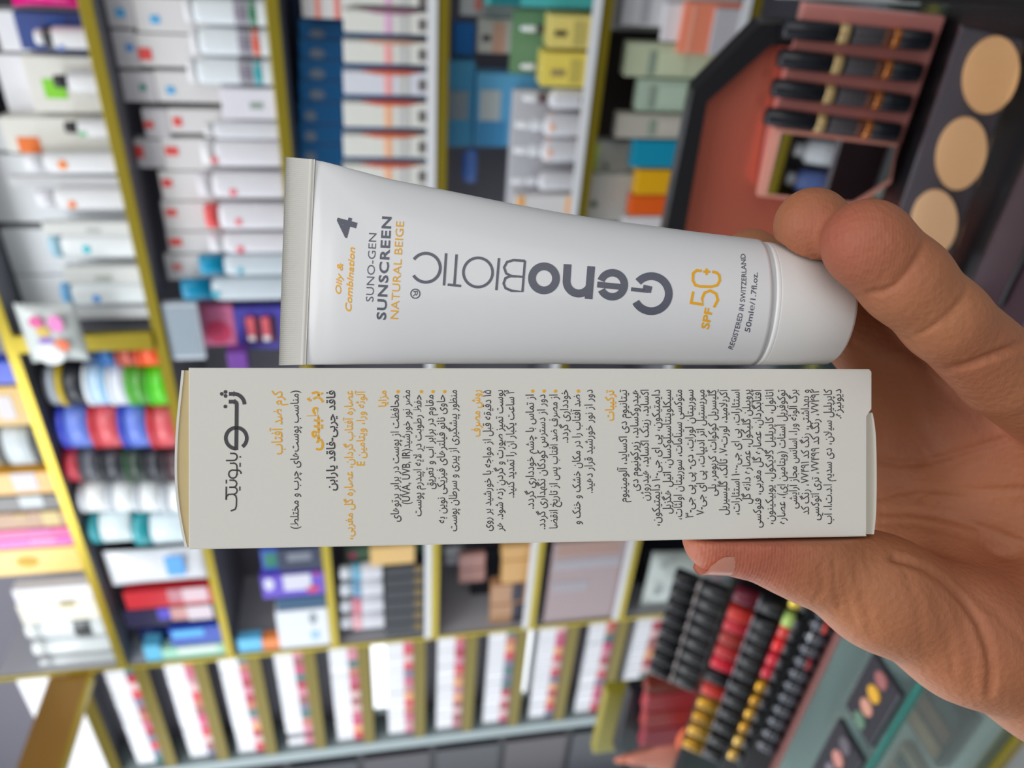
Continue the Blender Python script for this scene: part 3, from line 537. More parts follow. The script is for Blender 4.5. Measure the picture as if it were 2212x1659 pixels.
zg0 = WALL.z_at(2135, WALL.x_at(1602, 1.178 * -1, CTR - .1), -1.178) - CTR
link_mesh('gold_trim', box_me(-1.75, .8, N1 - .004, N1 + .006, -.170, -.1555, .001), GOLD, c)
link_mesh('front_panel', box_me(-1.75, .8, N1, N1 + .006, -.96, -.1705), M((176, 180, 182), .4), c)
tag(c, 'glass topped counter with green edge and gold trim in the lower right corner', 'counter')
# things inside the counter
for i, (x, y, w, d, col, lb) in enumerate(((-.66, -1.12, .09, .06, (210, 214, 214), 'white palette inside the glass counter, nearest the thumb root'), (-.79, -1.11, .10, .07, (60, 62, 72), 'dark palette inside the glass counter beside the white one'), (-.92, -1.12, .10, .06, (196, 170, 160), 'pink beige palette inside the glass counter at the bottom edge'), (-.54, -1.10, .08, .06, (206, 206, 190), 'cream palette inside the glass counter under the wrist'))):
    o = link_mesh('makeup_palette', box_me(-w / 2, w / 2, -d / 2, d / 2, 0, .016, .003), M(col, .3), None, COUN.at(x, y, -.1545)); tag(o, lb, 'palette', 'palettes inside the counter')
    for j in range(3): link_mesh('pan', box_me(-w / 2 + .006 + j * (w - .01) / 3, -w / 2 + (j + 1) * (w - .01) / 3, -d / 2 + .008, d / 2 - .008, .0155, .0172, .0008), M([(190, 150, 130), (150, 110, 100), (90, 96, 100)][j], .6), o)
def lean(n, deg, x=0.0, h=CTR):
    a = math.radians(deg); Z = Vector((0, 0, math.cos(a))) - NRM * math.sin(a); X = WALL.X.copy()
    return Frame(WALL.p(x, -n, h), X, Z.cross(X), Z)
def poly(F, pts, y): return [F.xz(px, py, y) for px, py in pts]
BLK = M((16, 16, 20), .35, 0, .1, .05, 20, 0, 'black_acrylic')
ROSE = M((196, 126, 120), .35, .15, .2, .03, 20, 0, 'rose_board')
COPPER = M((206, 112, 92), .22, .55, 0, .06, 9, 0, 'copper_acrylic')
# --- makeup display with pens and mirror
DI = lean(.905, 13, 0, CTR + .0125)
d = bpy.data.objects.new('makeup_display', None); COL.objects.link(d); d.matrix_world = DI.M
def ZP(F, pts, y, zmin=-.0045):
    return [(x, max(z, zmin)) for x, z in poly(F, pts, y)]
outer = ZP(DI, ((1400, 640), (1430, 495), (1491, 186), (1632, 42), (2075, 46), (1870, 640)), .02)
link_mesh('black_frame', prism_me(outer, .02, .034, .002), BLK, d)
inner = ZP(DI, ((1448, 640), (1472, 495), (1521, 208), (1655, 88), (1990, 108), (1860, 640)), .02)
link_mesh('copper_panel', prism_me(inner, .016, .021), COPPER, d)
rim = [(outer[i], inner[i]) for i in range(6)]
bmr = bmesh.new()
for (o0, i0), (o1, i1) in zip(rim[:4], rim[1:5]):
    vs = []
    for y in (0, .0195): vs += [bmr.verts.new((o0[0], y, o0[1])), bmr.verts.new((o1[0], y, o1[1])), bmr.verts.new((i1[0], y, i1[1])), bmr.verts.new((i0[0], y, i0[1]))]
    a = vs[:4]; b_ = vs[4:]; bmr.faces.new(a); bmr.faces.new(b_[::-1])
    for q in range(4): bmr.faces.new((a[q], a[(q + 1) % 4], b_[(q + 1) % 4], b_[q]))
bmesh.ops.remove_doubles(bmr, verts=bmr.verts, dist=1e-5)
link_mesh('black_rim', bm_mesh(bmr), BLK, d)
hold = ZP(DI, ((1738, 8), (2044, 38), (1936, 405), (1845, 446), (1640, 424), (1660, 300)), -.004)
link_mesh('rose_holder', prism_me(hold, -.004, .010, .001), ROSE, d)
mf = ZP(DI, ((1672, 275), (1941, 310), (1926, 395), (1850, 447), (1636, 424)), -.012)
link_mesh('mirror_frame', prism_me(mf, -.012, -.0045, .001), M((206, 142, 128), .35, .1), d)
mi = ZP(DI, ((1687, 287), (1934, 317), (1919, 388), (1841, 437), (1655, 419)), -.0135)
mo = link_mesh('mirror', prism_me(mi, -.0135, -.012), M((238, 240, 240), .02, 1.0, 0, 0, 10, 0, 'mirror_glass'), d)
tag(d, 'black and rose makeup display with mirror at the upper right', 'display stand')
gp = 'black makeup pens in the rose display'
for i, ((xa, ya), (xb_, yb)) in enumerate((((1690, 61), (2008, 89)), ((1681, 125), (1986, 158)), ((1667, 188), (1962, 225)), ((1652, 250), (1940, 286)))):
    y = -.013; x0, z0 = DI.xz(xb_, yb, y); x1, z1 = DI.xz(xa, ya, y); L = z1 - z0; x = (x0 + x1) / 2; rr = .0078
    o = link_mesh('makeup_pen', lathe_me([(.9, 0), (1, .01), (1, .22), (.92, .225), (.92, .60), (1, .605), (1, .985), (.85, 1)], rr, rr, L, 20), M((24, 25, 32), .3), None, DI.at(x, y, z0))
    ang = math.atan2(x1 - x0, z1 - z0); o.matrix_world = DI.at(x0, y, z0) @ Matrix.Rotation(ang, 4, 'Y')
    ring(o, 'copper_ring', 2 * rr, 2 * rr, L, .215, .26, (206, 126, 66), 1.03, .25, .7, 2.0); ring(o, 'gold_ring', 2 * rr, 2 * rr, L, .56, .625, (212, 182, 130), 1.05, .25, .6, 2.0)
    ring(o, 'silver_print', 2 * rr, 2 * rr, L, .33, .53, (66, 62, 66), .95, .4, 0, 2.0); ring(o, 'brown_label', 2 * rr, 2 * rr, L, .265, .325, (92, 52, 36), .95, .4, 0, 2.0)
    tag(o, ('uppermost black pen in the rose display', 'second black pen from the upper end of the rose display', 'third black pen from the upper end of the rose display', 'black pen nearest the mirror in the rose display')[i], 'makeup pen', gp)
# --- powder palette below the display
PA = lean(1.026, 24, 0, CTR + .0125)
p = bpy.data.objects.new('powder_palette', None); COL.objects.link(p); p.matrix_world = PA.M
pl = ZP(PA, ((2082, 58), (2216, 92), (2030, 660), (1900, 600)), 0, -.0012)
link_mesh('tray', prism_me(pl, .004, .012, .001), M((64, 58, 66), .3, 0, .3, .05, 20, 0, 'smoky_plastic'), p)
def ell(F, cx, cy, ra, rb, rot, y):
    c_, s_ = math.cos(rot), math.sin(rot)
    return [F.xz(cx + c_ * ra * math.cos(q) - s_ * rb * math.sin(q), cy + s_ * ra * math.cos(q) + c_ * rb * math.sin(q), y) for q in [2 * math.pi * k / 36 for k in range(36)]]
for cx, cy, ra, rb, rot, col in ((2141, 162, 59, 86, .26, (240, 176, 122)), (2077, 332, 53, 80, .24, (244, 180, 130)), (2018, 482, 50, 72, .10, (240, 184, 140))):
    link_mesh('powder_pan', prism_me(ell(PA, cx, cy, ra, rb, rot, .001), .0005, .0038, .0006), M(col, .7, 0, 0, .02, 200), p)
link_mesh('clear_cover', prism_me(ZP(PA, ((2086, 62), (2212, 94), (2028, 655), (1904, 598)), -.008, -.0012), -.008, -.0065), CLEAR, p)
tag(p, 'clear lidded palette with three beige powder ovals', 'palette')
o = link_mesh('display_plinth', box_me(-.42, -.10, -1.112, -1.046, 0.0004, .008, .002), M((48, 27, 36), .45, 0, 0, .06, 14, 0, 'plum_acrylic'), None, COUN.M); tag(o, 'plum coloured acrylic plinth at the right edge beside the little finger', 'plinth')
o = link_mesh('display_plinth', box_me(-.42, .10, -1.044, -.90, 0.0002, .0024, .0004), BLK, None, COUN.M); tag(o, 'thin black base plate under the makeup display and palette', 'base plate')
xx, yy = COUN.x_at(560, -1.06, .02), 0
o = link_mesh('brow_pencil', lathe_me([(.2, 0), (1, .12), (1, 1)], .0022, .0022, .06, 12), M((26, 24, 28), .4), None, COUN.at(xx - .03, -1.085, .0103) @ Matrix.Rotation(math.pi / 2, 4, 'Y')); tag(o, 'short black pencil lying on the plum plinth', 'pencil')
I('carton', 'cosmetic_carton', 'white and teal carton behind the top of the rose display', 'box', 4, -.865, -50, 14, 1685, col=(200, 206, 206), t=.03, zb=CTR + .003, P=[('teal_stripe', 2, 13, 1720, 1920, (40, 130, 110))])
I('carton', 'black_case', 'black case in the upper right corner above the powder palette', 'case', 4, -1.03, -70, 26, 1960, col=(34, 28, 32), t=.05, zb=CTR + .003)

# --- lipstick testers on the sloping black stand
LI = lean(1.085, 36, 0, CTR + .0135)
s = bpy.data.objects.new('tester_stand', None); COL.objects.link(s); s.matrix_world = LI.M
xL = LI.x_at(1660, 0, .02), LI.x_at(1150, 0, .2)
zt = LI.z_at(1500, LI.x_at(1330, 0, .2), 0)
z1_ = LI.z_at(1562, LI.x_at(1380, 0, .2), 0); z2_ = LI.z_at(1640, LI.x_at(1380, 0, .15), 0); z3_ = LI.z_at(1700, LI.x_at(1380, 0, .1), 0)
xA, xB = -1.12, -.50
for i, (za, zb_, dy) in enumerate(((.006, z3_, .0), (z3_ + .001, z2_, .012), (z2_ + .001, zt - .02, .024))):
    link_mesh('step', box_me(xA if i < 2 else LI.x_at(1470, 0, zt), xB, .012 + dy * .2, .021, za, zb_, .001), BLK, s)
bar = link_mesh('rose_bar', box_me(xA, xB, -.012, .021, .0, .0055, .001), M((138, 90, 86), .35, .1), s)
bm = bmesh.new(); box_bm(bm, xA, xB, -1.005, -.99, .0005, .085); bmesh.ops.transform(bm, matrix=LI.M.inverted() @ COUN.M, verts=bm.verts)
link_mesh('support', bm_mesh(bm), BLK, s)
tag(s, 'sloping black lipstick tester stand with a rose bar, below the thumb', 'stand')
def tester(i, F, x, y, z, L, r_, capc, label, bodyc=(17, 17, 21), metal=0, capf=.4, rg=(150, 150, 160)):
    o = link_mesh('lipstick_tester', lathe_me([(.9, 0), (1, .02), (1, 1 - capf)], r_, r_, L, 16, 2.6), M(bodyc, .4), None, F.at(x, y, z))
    ring(o, 'ring', 2 * r_, 2 * r_, L, 1 - capf, 1 - capf + .04, rg, .98, .25, .7, 2.6)
    link_mesh('cap', lathe_me([(1, 1 - capf + .042), (1, .975), (.86, 1)], r_, r_, L, 16, 2.6), M(capc, .3, metal), o)
    tag(o, label, 'lipstick', 'lipstick testers on the sloping stand'); return o
LR = .0088
yy_ = -.001
rows_ = ((z3_, z2_ - z3_, [(1272, (196, 160, 60), .7, 'gold'), (1300, (222, 196, 70), .3, 'yellow'), (1341, (170, 200, 110), 0, 'lime green'), (1364, (206, 60, 52), 0, 'red'), (1393, (226, 36, 40), 0, 'bright red'), (1424, (206, 40, 56), 0, 'cherry red'), (1452, (196, 36, 58), 0, 'deep red'), (1482, (190, 140, 40), .7, 'gold'), (1512, (180, 130, 40), .7, 'old gold'), (1541, (196, 150, 60), .7, 'gold'), (1570, (190, 140, 50), .7, 'amber gold'), (1600, (206, 170, 90), .6, 'pale gold'), (1630, (200, 160, 80), .6, 'gold')]),
         (z2_, z1_ - z2_ + .02, [(1298, (96, 20, 40), 0, 'wine'), (1334, (186, 44, 36), 0, 'brick red'), (1359, (180, 36, 50), 0, 'red'), (1386, (150, 46, 38), 0, 'brown red'), (1414, (176, 44, 46), 0, 'red'), (1440, (196, 24, 48), 0, 'cherry red'), (1470, (24, 24, 30), 0, 'black'), (1498, (190, 50, 40), 0, 'orange red'), (1527, (190, 144, 50), .7, 'gold'), (1556, (176, 130, 44), .7, 'old gold'), (1586, (200, 156, 70), .7, 'pale gold'), (1615, (186, 140, 50), .7, 'amber gold')]),
         (z1_ + .022, zt - z1_ + .02, [(y, (20, 20, 25), 0, 'black') for y in (1262, 1290, 1318, 1346, 1374, 1402, 1430, 1456)]))
for ri, (z, L, lst) in enumerate(rows_):
    px_ = (1700, 1640, 1540)[ri]
    for j, (py_, col, me_, nm) in enumerate(lst):
        x = LI.x_at(py_, 0, z + L * .6)
        tester(j, LI, x, -LR + .0112, z + .002, L - .004, LR, col, '%s lipstick, %s from the upper end, %s row of the tester stand' % (nm, ORD[j], ('right', 'middle', 'left')[ri]), metal=me_, capf=(.62, .55, .5)[ri], rg=(150, 150, 160) if ri < 2 else (170, 160, 160))
# long black brushes lying down the lowest step
for j, py_ in enumerate(range(1330, 1640, 26)):
    x = LI.x_at(py_, 0, z3_ * .5)
    L = z3_ - .012
    col = (206, 60, 44) if j == 1 else (160, 30, 36) if j == 4 else (28, 30, 38)
    o = link_mesh('makeup_brush', lathe_me([(.5, 0), (.8, .03), (1, .3), (1, .7), (.9, .72), (.9, .80), (.7, .82), (.8, 1)], .0075, .0075, L, 14), M((30, 32, 40), .2, 0, .4), None, LI.at(x, .0028, .007))
    ring(o, 'ferrule', .015, .015, L, .72, .84, (130, 134, 146) if j != 2 else (190, 194, 200), 1.0, .25, .8, 2.0); ring(o, 'handle_tip', .015, .015, L, .30, .44, col if col[0] > 60 else (60, 64, 74), 1.02, .3, 0, 2.0)
    tag(o, ('black brush with orange red band, ' if j == 1 else 'black brush with dark red band, ' if j == 4 else 'plain black brush, ') + ORD[j] + ' from the upper end of the lowest step', 'brush', 'brushes on the tester stand')
# boxes and sponges behind the stand
K = CTR + .001
for i, (y0, y1, xt, c, n, lb) in enumerate(((1478, 1612, 1296, (150, 138, 40), .815, 'olive gold box at the bottom left of the red boxes'), (1476, 1610, 1345, (30, 30, 38), .87, 'black box between the olive gold box and the red boxes'))):
    I('carton', 'gift_box', lb, 'box', 4, -n, y0, y1, xt, col=c, t=.02, zb=K, rough=.3)
for i, (y0, y1, c) in enumerate(((1464, 1486, (120, 44, 30)), (1488, 1524, (166, 50, 58)), (1526, 1562, (156, 46, 46)), (1564, 1604, (140, 30, 50)))):
    I('carton', 'red_box', ('brown red', 'rose red', 'brick red', 'dark crimson')[i] + ' box, ' + ORD[i] + ' from the upper end of the four red boxes', 'box', 4, -.905, y0, y1, 1398 - i * 3, col=c, t=.018, zb=K, g='four red boxes behind the tester stand')
I('sponge', 'makeup_sponge', 'tall orange coral sponge near the bottom edge', 'sponge', 4, -.945, 1546, 1668, 1470, col=(226, 110, 66), t=.03, zb=K, rough=.8)
I('sponge', 'makeup_sponge', 'pink sponge beside the orange coral one at the bottom edge', 'sponge', 4, -.955, 1612, 1690, 1508, col=(222, 110, 140), t=.03, zb=K, rough=.8)
I('sponge', 'makeup_sponge', 'salmon sponge at the bottom edge left of the silver stick', 'sponge', 4, -.93, 1612, 1676, 1362, col=(196, 128, 110), t=.03, zb=K, rough=.8)
I('sponge', 'makeup_sponge', 'small peach sponge furthest left of the sponges at the bottom edge', 'sponge', 4, -.905, 1618, 1662, 1334, col=(214, 130, 104), t=.03, zb=K, rough=.8)

# eyeshadow palettes on the glass between the rose bar and the front edge
for i, (x, w, cols, lb) in enumerate(((-.672, .088, ((90, 120, 100), (196, 140, 120), (214, 160, 40), (150, 90, 90)), 'dark eyeshadow palette with an amber pan lying on the glass counter'), (-.790, .10, ((206, 150, 130), (120, 110, 120), (190, 130, 120), (90, 84, 92)), 'dark eyeshadow palette with rosy pans lying on the glass counter'))):
    o = link_mesh('eyeshadow_palette', box_me(-w / 2, w / 2, -.024, .024, 0, .007, .001), M((46, 44, 52), .3), None, COUN.at(x, -1.148, .0006)); tag(o, lb, 'palette', 'eyeshadow palettes on the glass')
    for j, c_ in enumerate(cols):
        xx = -w / 2 + w * (j + .5) / 4; link_mesh('pan', prism_me(disc_poly(xx, 0, w / 10, .009, 16), -.0014, .0008), M(c_, .6), o).matrix_local = Matrix.Translation((0, 0, .0073)) @ Matrix.Rotation(-math.pi / 2, 4, 'X')
# the shelving across the aisle, which the little mirror shows
OPP = Frame(WALL.p(-.72, -2.60, 0), -WALL.X, -WALL.Y, WALL.Z)
t = bpy.data.objects.new('facing_shelf', None); COL.objects.link(t); t.matrix_world = OPP.M
link_mesh('back_panel', box_me(-.45, .45, .28, .29, 0, 1.28), BACKM, t)
for z in (.30, .62, .80, .98, 1.20):
    b = link_mesh('board', box_me(-.45, .45, .002, .278, z - .02, z), BOARD, t); link_mesh('gold_edge', box_me(-.45, .45, -.004, .0015, z - .026, z), GOLD, b)
for x in (-.45, .13, .44): link_mesh('upright', box_me(x - .006, x + .006, -.006, .278, 0, 1.28), GOLD, t)
tag(t, 'gold edged shelving seen only in the small makeup mirror', 'shelf')
for i, (x, z, col) in enumerate(((-.12, .80, (200, 206, 214)), (-.03, .80, (206, 210, 216)), (.06, .80, (90, 110, 170)), (-.11, .62, (206, 212, 218)), (-.02, .62, (196, 202, 212)), (.07, .62, (60, 140, 150)), (-.08, .98, (60, 90, 160)), (.05, .98, (190, 60, 110)), (.22, .80, (210, 210, 216)), (.24, .62, (170, 150, 60)))):
    o = link_mesh('lotion_bottle', lathe_me([(.9, 0), (1, .03), (1, .72), (.6, .8)], .034, .03, .13, 20, 2.6), M(col, .3), None, OPP.at(x, .06, z + .0006))
    link_mesh('cap', lathe_me([(.55, .802), (.55, .98), (.5, 1)], .034, .03, .13, 20), M((224, 226, 230), .3), o)
    tag(o, ('silver white', 'pale grey', 'slate blue', 'white', 'grey white', 'teal', 'blue', 'magenta', 'off white', 'mustard')[i] + ' bottle on the shelving seen in the small mirror', 'bottle', 'bottles seen in the mirror')
# ================================================================ foreground: carton, tube and the hand that holds them
def CP(px, py, z):                            # a point at distance z before the lens (metres)
    return Vector(((px - CX) * z / FPX, (CY - py) * z / FPX, -z))
# carton pose (in the HOLD frame): X down its length, Y to the room's right, Z towards the viewer
ZL, ZR = 0.1711, 0.1862
tl, bl, tr, br = CP(412, 794, ZL), CP(402, 1188, ZL), CP(1887, 797, ZR), CP(1880, 1159, ZR)
bx = ((tr + br) / 2 - (tl + bl) / 2); BL = bx.length; bx.normalize()
by = ((tl + tr) - (bl + br)); by -= bx * by.dot(bx); by.normalize(); bz = bx.cross(by)
BWID = 0.0400; BDEP = 0.0350
bo = ((tl + bl) + (tr + br)) / 4
BOXL = Matrix(((bx.x, by.x, bz.x, bo.x), (bx.y, by.y, bz.y, bo.y), (bx.z, by.z, bz.z, bo.z), (0, 0, 0, 1)))
BOXM = HOLD @ BOXL
BINV = BOXL.inverted()
def on_box(px, py, lift=0.00006):
    d = CP(px, py, 1.0); t = bo.dot(bz) / d.dot(bz)
    q = BINV @ (d * t); return Vector((q.x, q.y, lift))
PAPER = M((214, 212, 205), 0.55, 0, 0.0, 0.012, 900, 0.02, 'white_paperboard')
KRAFT = M((196, 176, 132), 0.8, 0, 0, 0.05, 300, 0.0, 'uncoated_board')
INK = M((60, 58, 62), 0.5, 0, 0, 0.02, 60, 0, 'dark_grey_ink')
GOLDINK = M((240, 166, 6), 0.5, 0, 0, 0.02, 60, 0, 'orange_ink')
SLATE = M((86, 88, 102), 0.4, 0, 0, 0.02, 60, 0, 'slate_ink')
hx, hy = BL / 2, BWID / 2
NOTCH = [on_box(*p) for p in ((1887, 884), (1872, 899), (1873, 1146), (1876, 1160))]
front = [(-hx, hy), (hx - .0006, hy), (hx, hy - .0006), (hx, NOTCH[0].y), (hx - .0017, NOTCH[1].y), (hx - .0017, NOTCH[2].y), (hx - .0012, -hy), (-hx, -hy)]
bm = bmesh.new()
def plate(bm, poly, z0, z1):
    A = [bm.verts.new((x, y, z1)) for x, y in poly]; B = [bm.verts.new((x, y, z0)) for x, y in poly]
    bm.faces.new(A); bm.faces.new(B[::-1])
    for i in range(len(poly)): bm.faces.new((A[i], A[(i + 1) % len(poly)], B[(i + 1) % len(poly)], B[i]))
plate(bm, front, -0.0007, 0.0)
bmesh.ops.bevel(bm, geom=[e for e in bm.edges if abs(e.verts[0].co.z) < 1e-7 and abs(e.verts[1].co.z) < 1e-7], offset=0.00025, segments=2, affect='EDGES')
box_bm(bm, -hx + .0004, hx - .0022, -hy, hy, -BDEP, -0.0008, 0.0004)
carton = link_mesh('sunscreen_carton', bm_mesh(bm), PAPER, None, BOXM)
tag(carton, 'long white carton with grey and orange Persian print held below the tube', 'box')
# the lid: a bulging flap tucked behind the front panel
def arc_pts(pts, n=24):
    out = []
    for i in range(n + 1):
        t = i / n; (a, b), (c, d), (e, f) = pts
        out.append(((1 - t) ** 2 * a + 2 * t * (1 - t) * c + t * t * e, (1 - t) ** 2 * b + 2 * t * (1 - t) * d + t * t * f))
    return out
def flap(name, curve, x_in, z_top, mat, rim):
    bm = bmesh.new(); A, B, C2, D2 = [], [], [], []
    for x, y in curve:
        A.append(bm.verts.new((x_in, y, z_top))); B.append(bm.verts.new((x, y, z_top)))
        C2.append(bm.verts.new((x, y, -BDEP + .0006))); D2.append(bm.verts.new((x_in, y, -BDEP + .0006)))
    for i in range(len(curve) - 1):
        for P, Q in ((A, B), (B, C2), (C2, D2), (D2, A)):
            bm.faces.new((P[i], P[i + 1], Q[i + 1], Q[i]))
    bm.faces.new((A[0], B[0], C2[0], D2[0])); bm.faces.new((A[-1], D2[-1], C2[-1], B[-1]))
    o = link_mesh(name, bm_mesh(bm), mat, carton)
    bm = bmesh.new(); s = 1 if curve[1][0] > x_in else -1
    R1 = [(x + s * .00045, y) for x, y in curve]; poly = list(curve) + R1[::-1]
    plate(bm, [(x - s * .0001, y) for x, y in curve] + R1[::-1], -BDEP + .0004, z_top + .0002)
    link_mesh(rim, bm_mesh(bm), PAPER, o)
    return o
c0 = [on_box(*p) for p in ((394, 800), (384, 900), (379, 1010), (385, 1100), (401, 1184))]
def smooth_curve(P, n=40):
    t = np.linspace(0, 1, len(P)); s = np.linspace(0, 1, n)
    X = np.polyval(np.polyfit(t, [p.x for p in P], min(4, len(P) - 1)), s); Y = np.interp(s, t, [p.y for p in P])
    return list(zip(X, Y))
lid = flap('lid_flap', smooth_curve(c0), -hx + 0.002, -0.0010, KRAFT, 'lid_crease'); lid['label'] = 'bulging kraft coloured top flap'
c1 = [on_box(*p) for p in ((1886, 892), (1893, 940), (1895, 1020), (1894, 1100), (1889, 1156))]
fl = flap('bottom_flap', [(max(x, hx - .0002), y) for x, y in smooth_curve(c1)], hx - 0.004, -0.0012, M((196, 190, 176), 0.7), 'flap_crease')
fl['label'] = 'tucked bottom flap seen through the notch'

# ---------------------------------------------------------------- lettering
AR = {'ء': ('FE80',), 'آ': ('FE81', 'FE82'), 'أ': ('FE83', 'FE84'), 'ؤ': ('FE85', 'FE86'), 'ئ': ('FE89', 'FE8A', 'FE8B', 'FE8C'), 'ا': ('FE8D', 'FE8E'),
 'ب': ('FE8F', 'FE90', 'FE91', 'FE92'), 'پ': ('FB56', 'FB57', 'FB58', 'FB59'), 'ت': ('FE95', 'FE96', 'FE97', 'FE98'), 'ث': ('FE99', 'FE9A', 'FE9B', 'FE9C'),
 'ج': ('FE9D', 'FE9E', 'FE9F', 'FEA0'), 'چ': ('FB7A', 'FB7B', 'FB7C', 'FB7D'), 'ح': ('FEA1', 'FEA2', 'FEA3', 'FEA4'), 'خ': ('FEA5', 'FEA6', 'FEA7', 'FEA8'),
 'د': ('FEA9', 'FEAA'), 'ذ': ('FEAB', 'FEAC'), 'ر': ('FEAD', 'FEAE'), 'ز': ('FEAF', 'FEB0'), 'ژ': ('FB8A', 'FB8B'), 'س': ('FEB1', 'FEB2', 'FEB3', 'FEB4'),
 'ش': ('FEB5', 'FEB6', 'FEB7', 'FEB8'), 'ص': ('FEB9', 'FEBA', 'FEBB', 'FEBC'), 'ض': ('FEBD', 'FEBE', 'FEBF', 'FEC0'), 'ط': ('FEC1', 'FEC2', 'FEC3', 'FEC4'),
 'ظ': ('FEC5', 'FEC6', 'FEC7', 'FEC8'), 'ع': ('FEC9', 'FECA', 'FECB', 'FECC'), 'غ': ('FECD', 'FECE', 'FECF', 'FED0'), 'ف': ('FED1', 'FED2', 'FED3', 'FED4'),
 'ق': ('FED5', 'FED6', 'FED7', 'FED8'), 'ک': ('FB8E', 'FB8F', 'FB90', 'FB91'), 'گ': ('FB92', 'FB93', 'FB94', 'FB95'), 'ل': ('FEDD', 'FEDE', 'FEDF', 'FEE0'),
 'م': ('FEE1', 'FEE2', 'FEE3', 'FEE4'), 'ن': ('FEE5', 'FEE6', 'FEE7', 'FEE8'), 'و': ('FEED', 'FEEE'), 'ه': ('FEE9', 'FEEA', 'FEEB', 'FEEC'), 'ی': ('FBFC', 'FBFD', 'FBFE', 'FBFF')}
def shape_fa(t):
    t = t.replace('لا', '\ue000').replace('لآ', '\ue001')
    AR2 = dict(AR); AR2['\ue000'] = ('FEFB', 'FEFC'); AR2['\ue001'] = ('FEF5', 'FEF6')
    out = []
    for i, ch in enumerate(t):
        if ch not in AR2: out.append(ch); continue
        f = AR2[ch]
        prev = i > 0 and t[i - 1] in AR2 and len(AR2[t[i - 1]]) == 4
        nxt = i + 1 < len(t) and t[i + 1] in AR2 and len(f) == 4
        k = 3 if (prev and nxt) else 2 if nxt else 1 if prev else 0
        out.append(chr(int(f[min(k, len(f) - 1)], 16)))
    s = ''.join(c for c in out if c != '\u200c')
    runs = []; ltr = lambda c: c in '۰۱۲۳۴۵۶۷۸۹' or c.isascii() and c.isalnum()
    i = 0
    while i < len(s):
        if ltr(s[i]):
            j = i
            while j < len(s) and (ltr(s[j]) or (s[i].isascii() and s[j] in ', ' and any(c.isascii() and c.isalnum() for c in s[j + 1:j + 3]))): j += 1
            runs.append(s[i:j]); i = j
        else:
            runs.append({'(': ')', ')': '('}.get(s[i], s[i])); i += 1
    return ''.join(reversed(runs))
def text_geo(body, bold=0.0, shear=0.0, spacing=1.0):
    c = bpy.data.curves.new('t', 'FONT'); c.body = body; c.size = 1.0; c.offset = bold; c.shear = shear; c.resolution_u = 3
    c.space_character = spacing
    o = bpy.data.objects.new('t', c); COL.objects.link(o)
    me = bpy.data.meshes.new_from_object(o.evaluated_get(bpy.context.evaluated_depsgraph_get()))
    V = [(v.co.x, v.co.y) for v in me.vertices]; F = [tuple(p.vertices) for p in me.polygons]
    bpy.data.objects.remove(o); bpy.data.curves.remove(c); bpy.data.meshes.remove(me)
    return V, F
class Ink:
    def __init__(s): s.V, s.F = [], []
    def add(s, V, F):
        n = len(s.V); s.V += V; s.F += [tuple(i + n for i in f) for f in F]
    def mesh(s):
        me = bpy.data.meshes.new('ink'); me.from_pydata([tuple(v) for v in s.V], [], s.F); me.update(); return me
def fa_line(ink, txt, xb, y0, y1, cap, bold=0.0):
    """one printed line: baseline at frame column xb, from row y0 (line start) to y1; cap = height of alef"""
    V, F = text_geo(shape_fa(txt), bold); x0 = min(v[0] for v in V); x1 = max(v[0] for v in V)
    k = cap / 0.64
    ink.add([on_box(xb - v[1] * k, y1 + (v[0] - x0) / (x1 - x0) * (y0 - y1)) for v in V], F)
def stroke_geo(pts, w, closed=False):
    """flat stroke along a polyline in frame pixels -> quads"""
    n = len(pts); V, F = [], []
    for i, (x, y) in enumerate(pts):
        a = pts[(i - 1) % n] if (closed or i > 0) else pts[i]; b = pts[(i + 1) % n] if (closed or i < n - 1) else pts[i]
        dx, dy = b[0] - a[0], b[1] - a[1]; L = math.hypot(dx, dy) or 1
        nx, ny = -dy / L, dx / L; s = 1.0
        if (closed or 0 < i < n - 1):
            ux, uy = x - a[0], y - a[1]; l2 = math.hypot(ux, uy) or 1
            s = 1 / max(0.6, abs(-uy / l2 * nx + ux / l2 * ny))
        V += [(x + nx * w / 2 * s, y + ny * w / 2 * s), (x - nx * w / 2 * s, y - ny * w / 2 * s)]
    for i in range(n if closed else n - 1):
        j = (i + 1) % n; F.append((2 * i, 2 * i + 1, 2 * j + 1, 2 * j))
    return V, F
def arcp(cx, cy, r, a0, a1, n=28, ry=None):
    ry = ry or r
    return [(cx + r * math.cos(math.radians(a0 + (a1 - a0) * i / n)), cy + ry * math.sin(math.radians(a0 + (a1 - a0) * i / n))) for i in range(n + 1)]
def dotp(ink, fn, cx, cy, r, n=16):
    ink.add([fn(cx + r * math.cos(2 * math.pi * i / n), cy + r * math.sin(2 * math.pi * i / n)) for i in range(n)], [tuple(range(n))])
S7 = lambda X: 370 + X / 2.9105
S8 = lambda X: 1130 + X / 2.836
Y7 = lambda Y: 780 + Y / 2.9105
Y8 = lambda Y: 780 + Y / 2.836
dark, orange = Ink(), Ink()
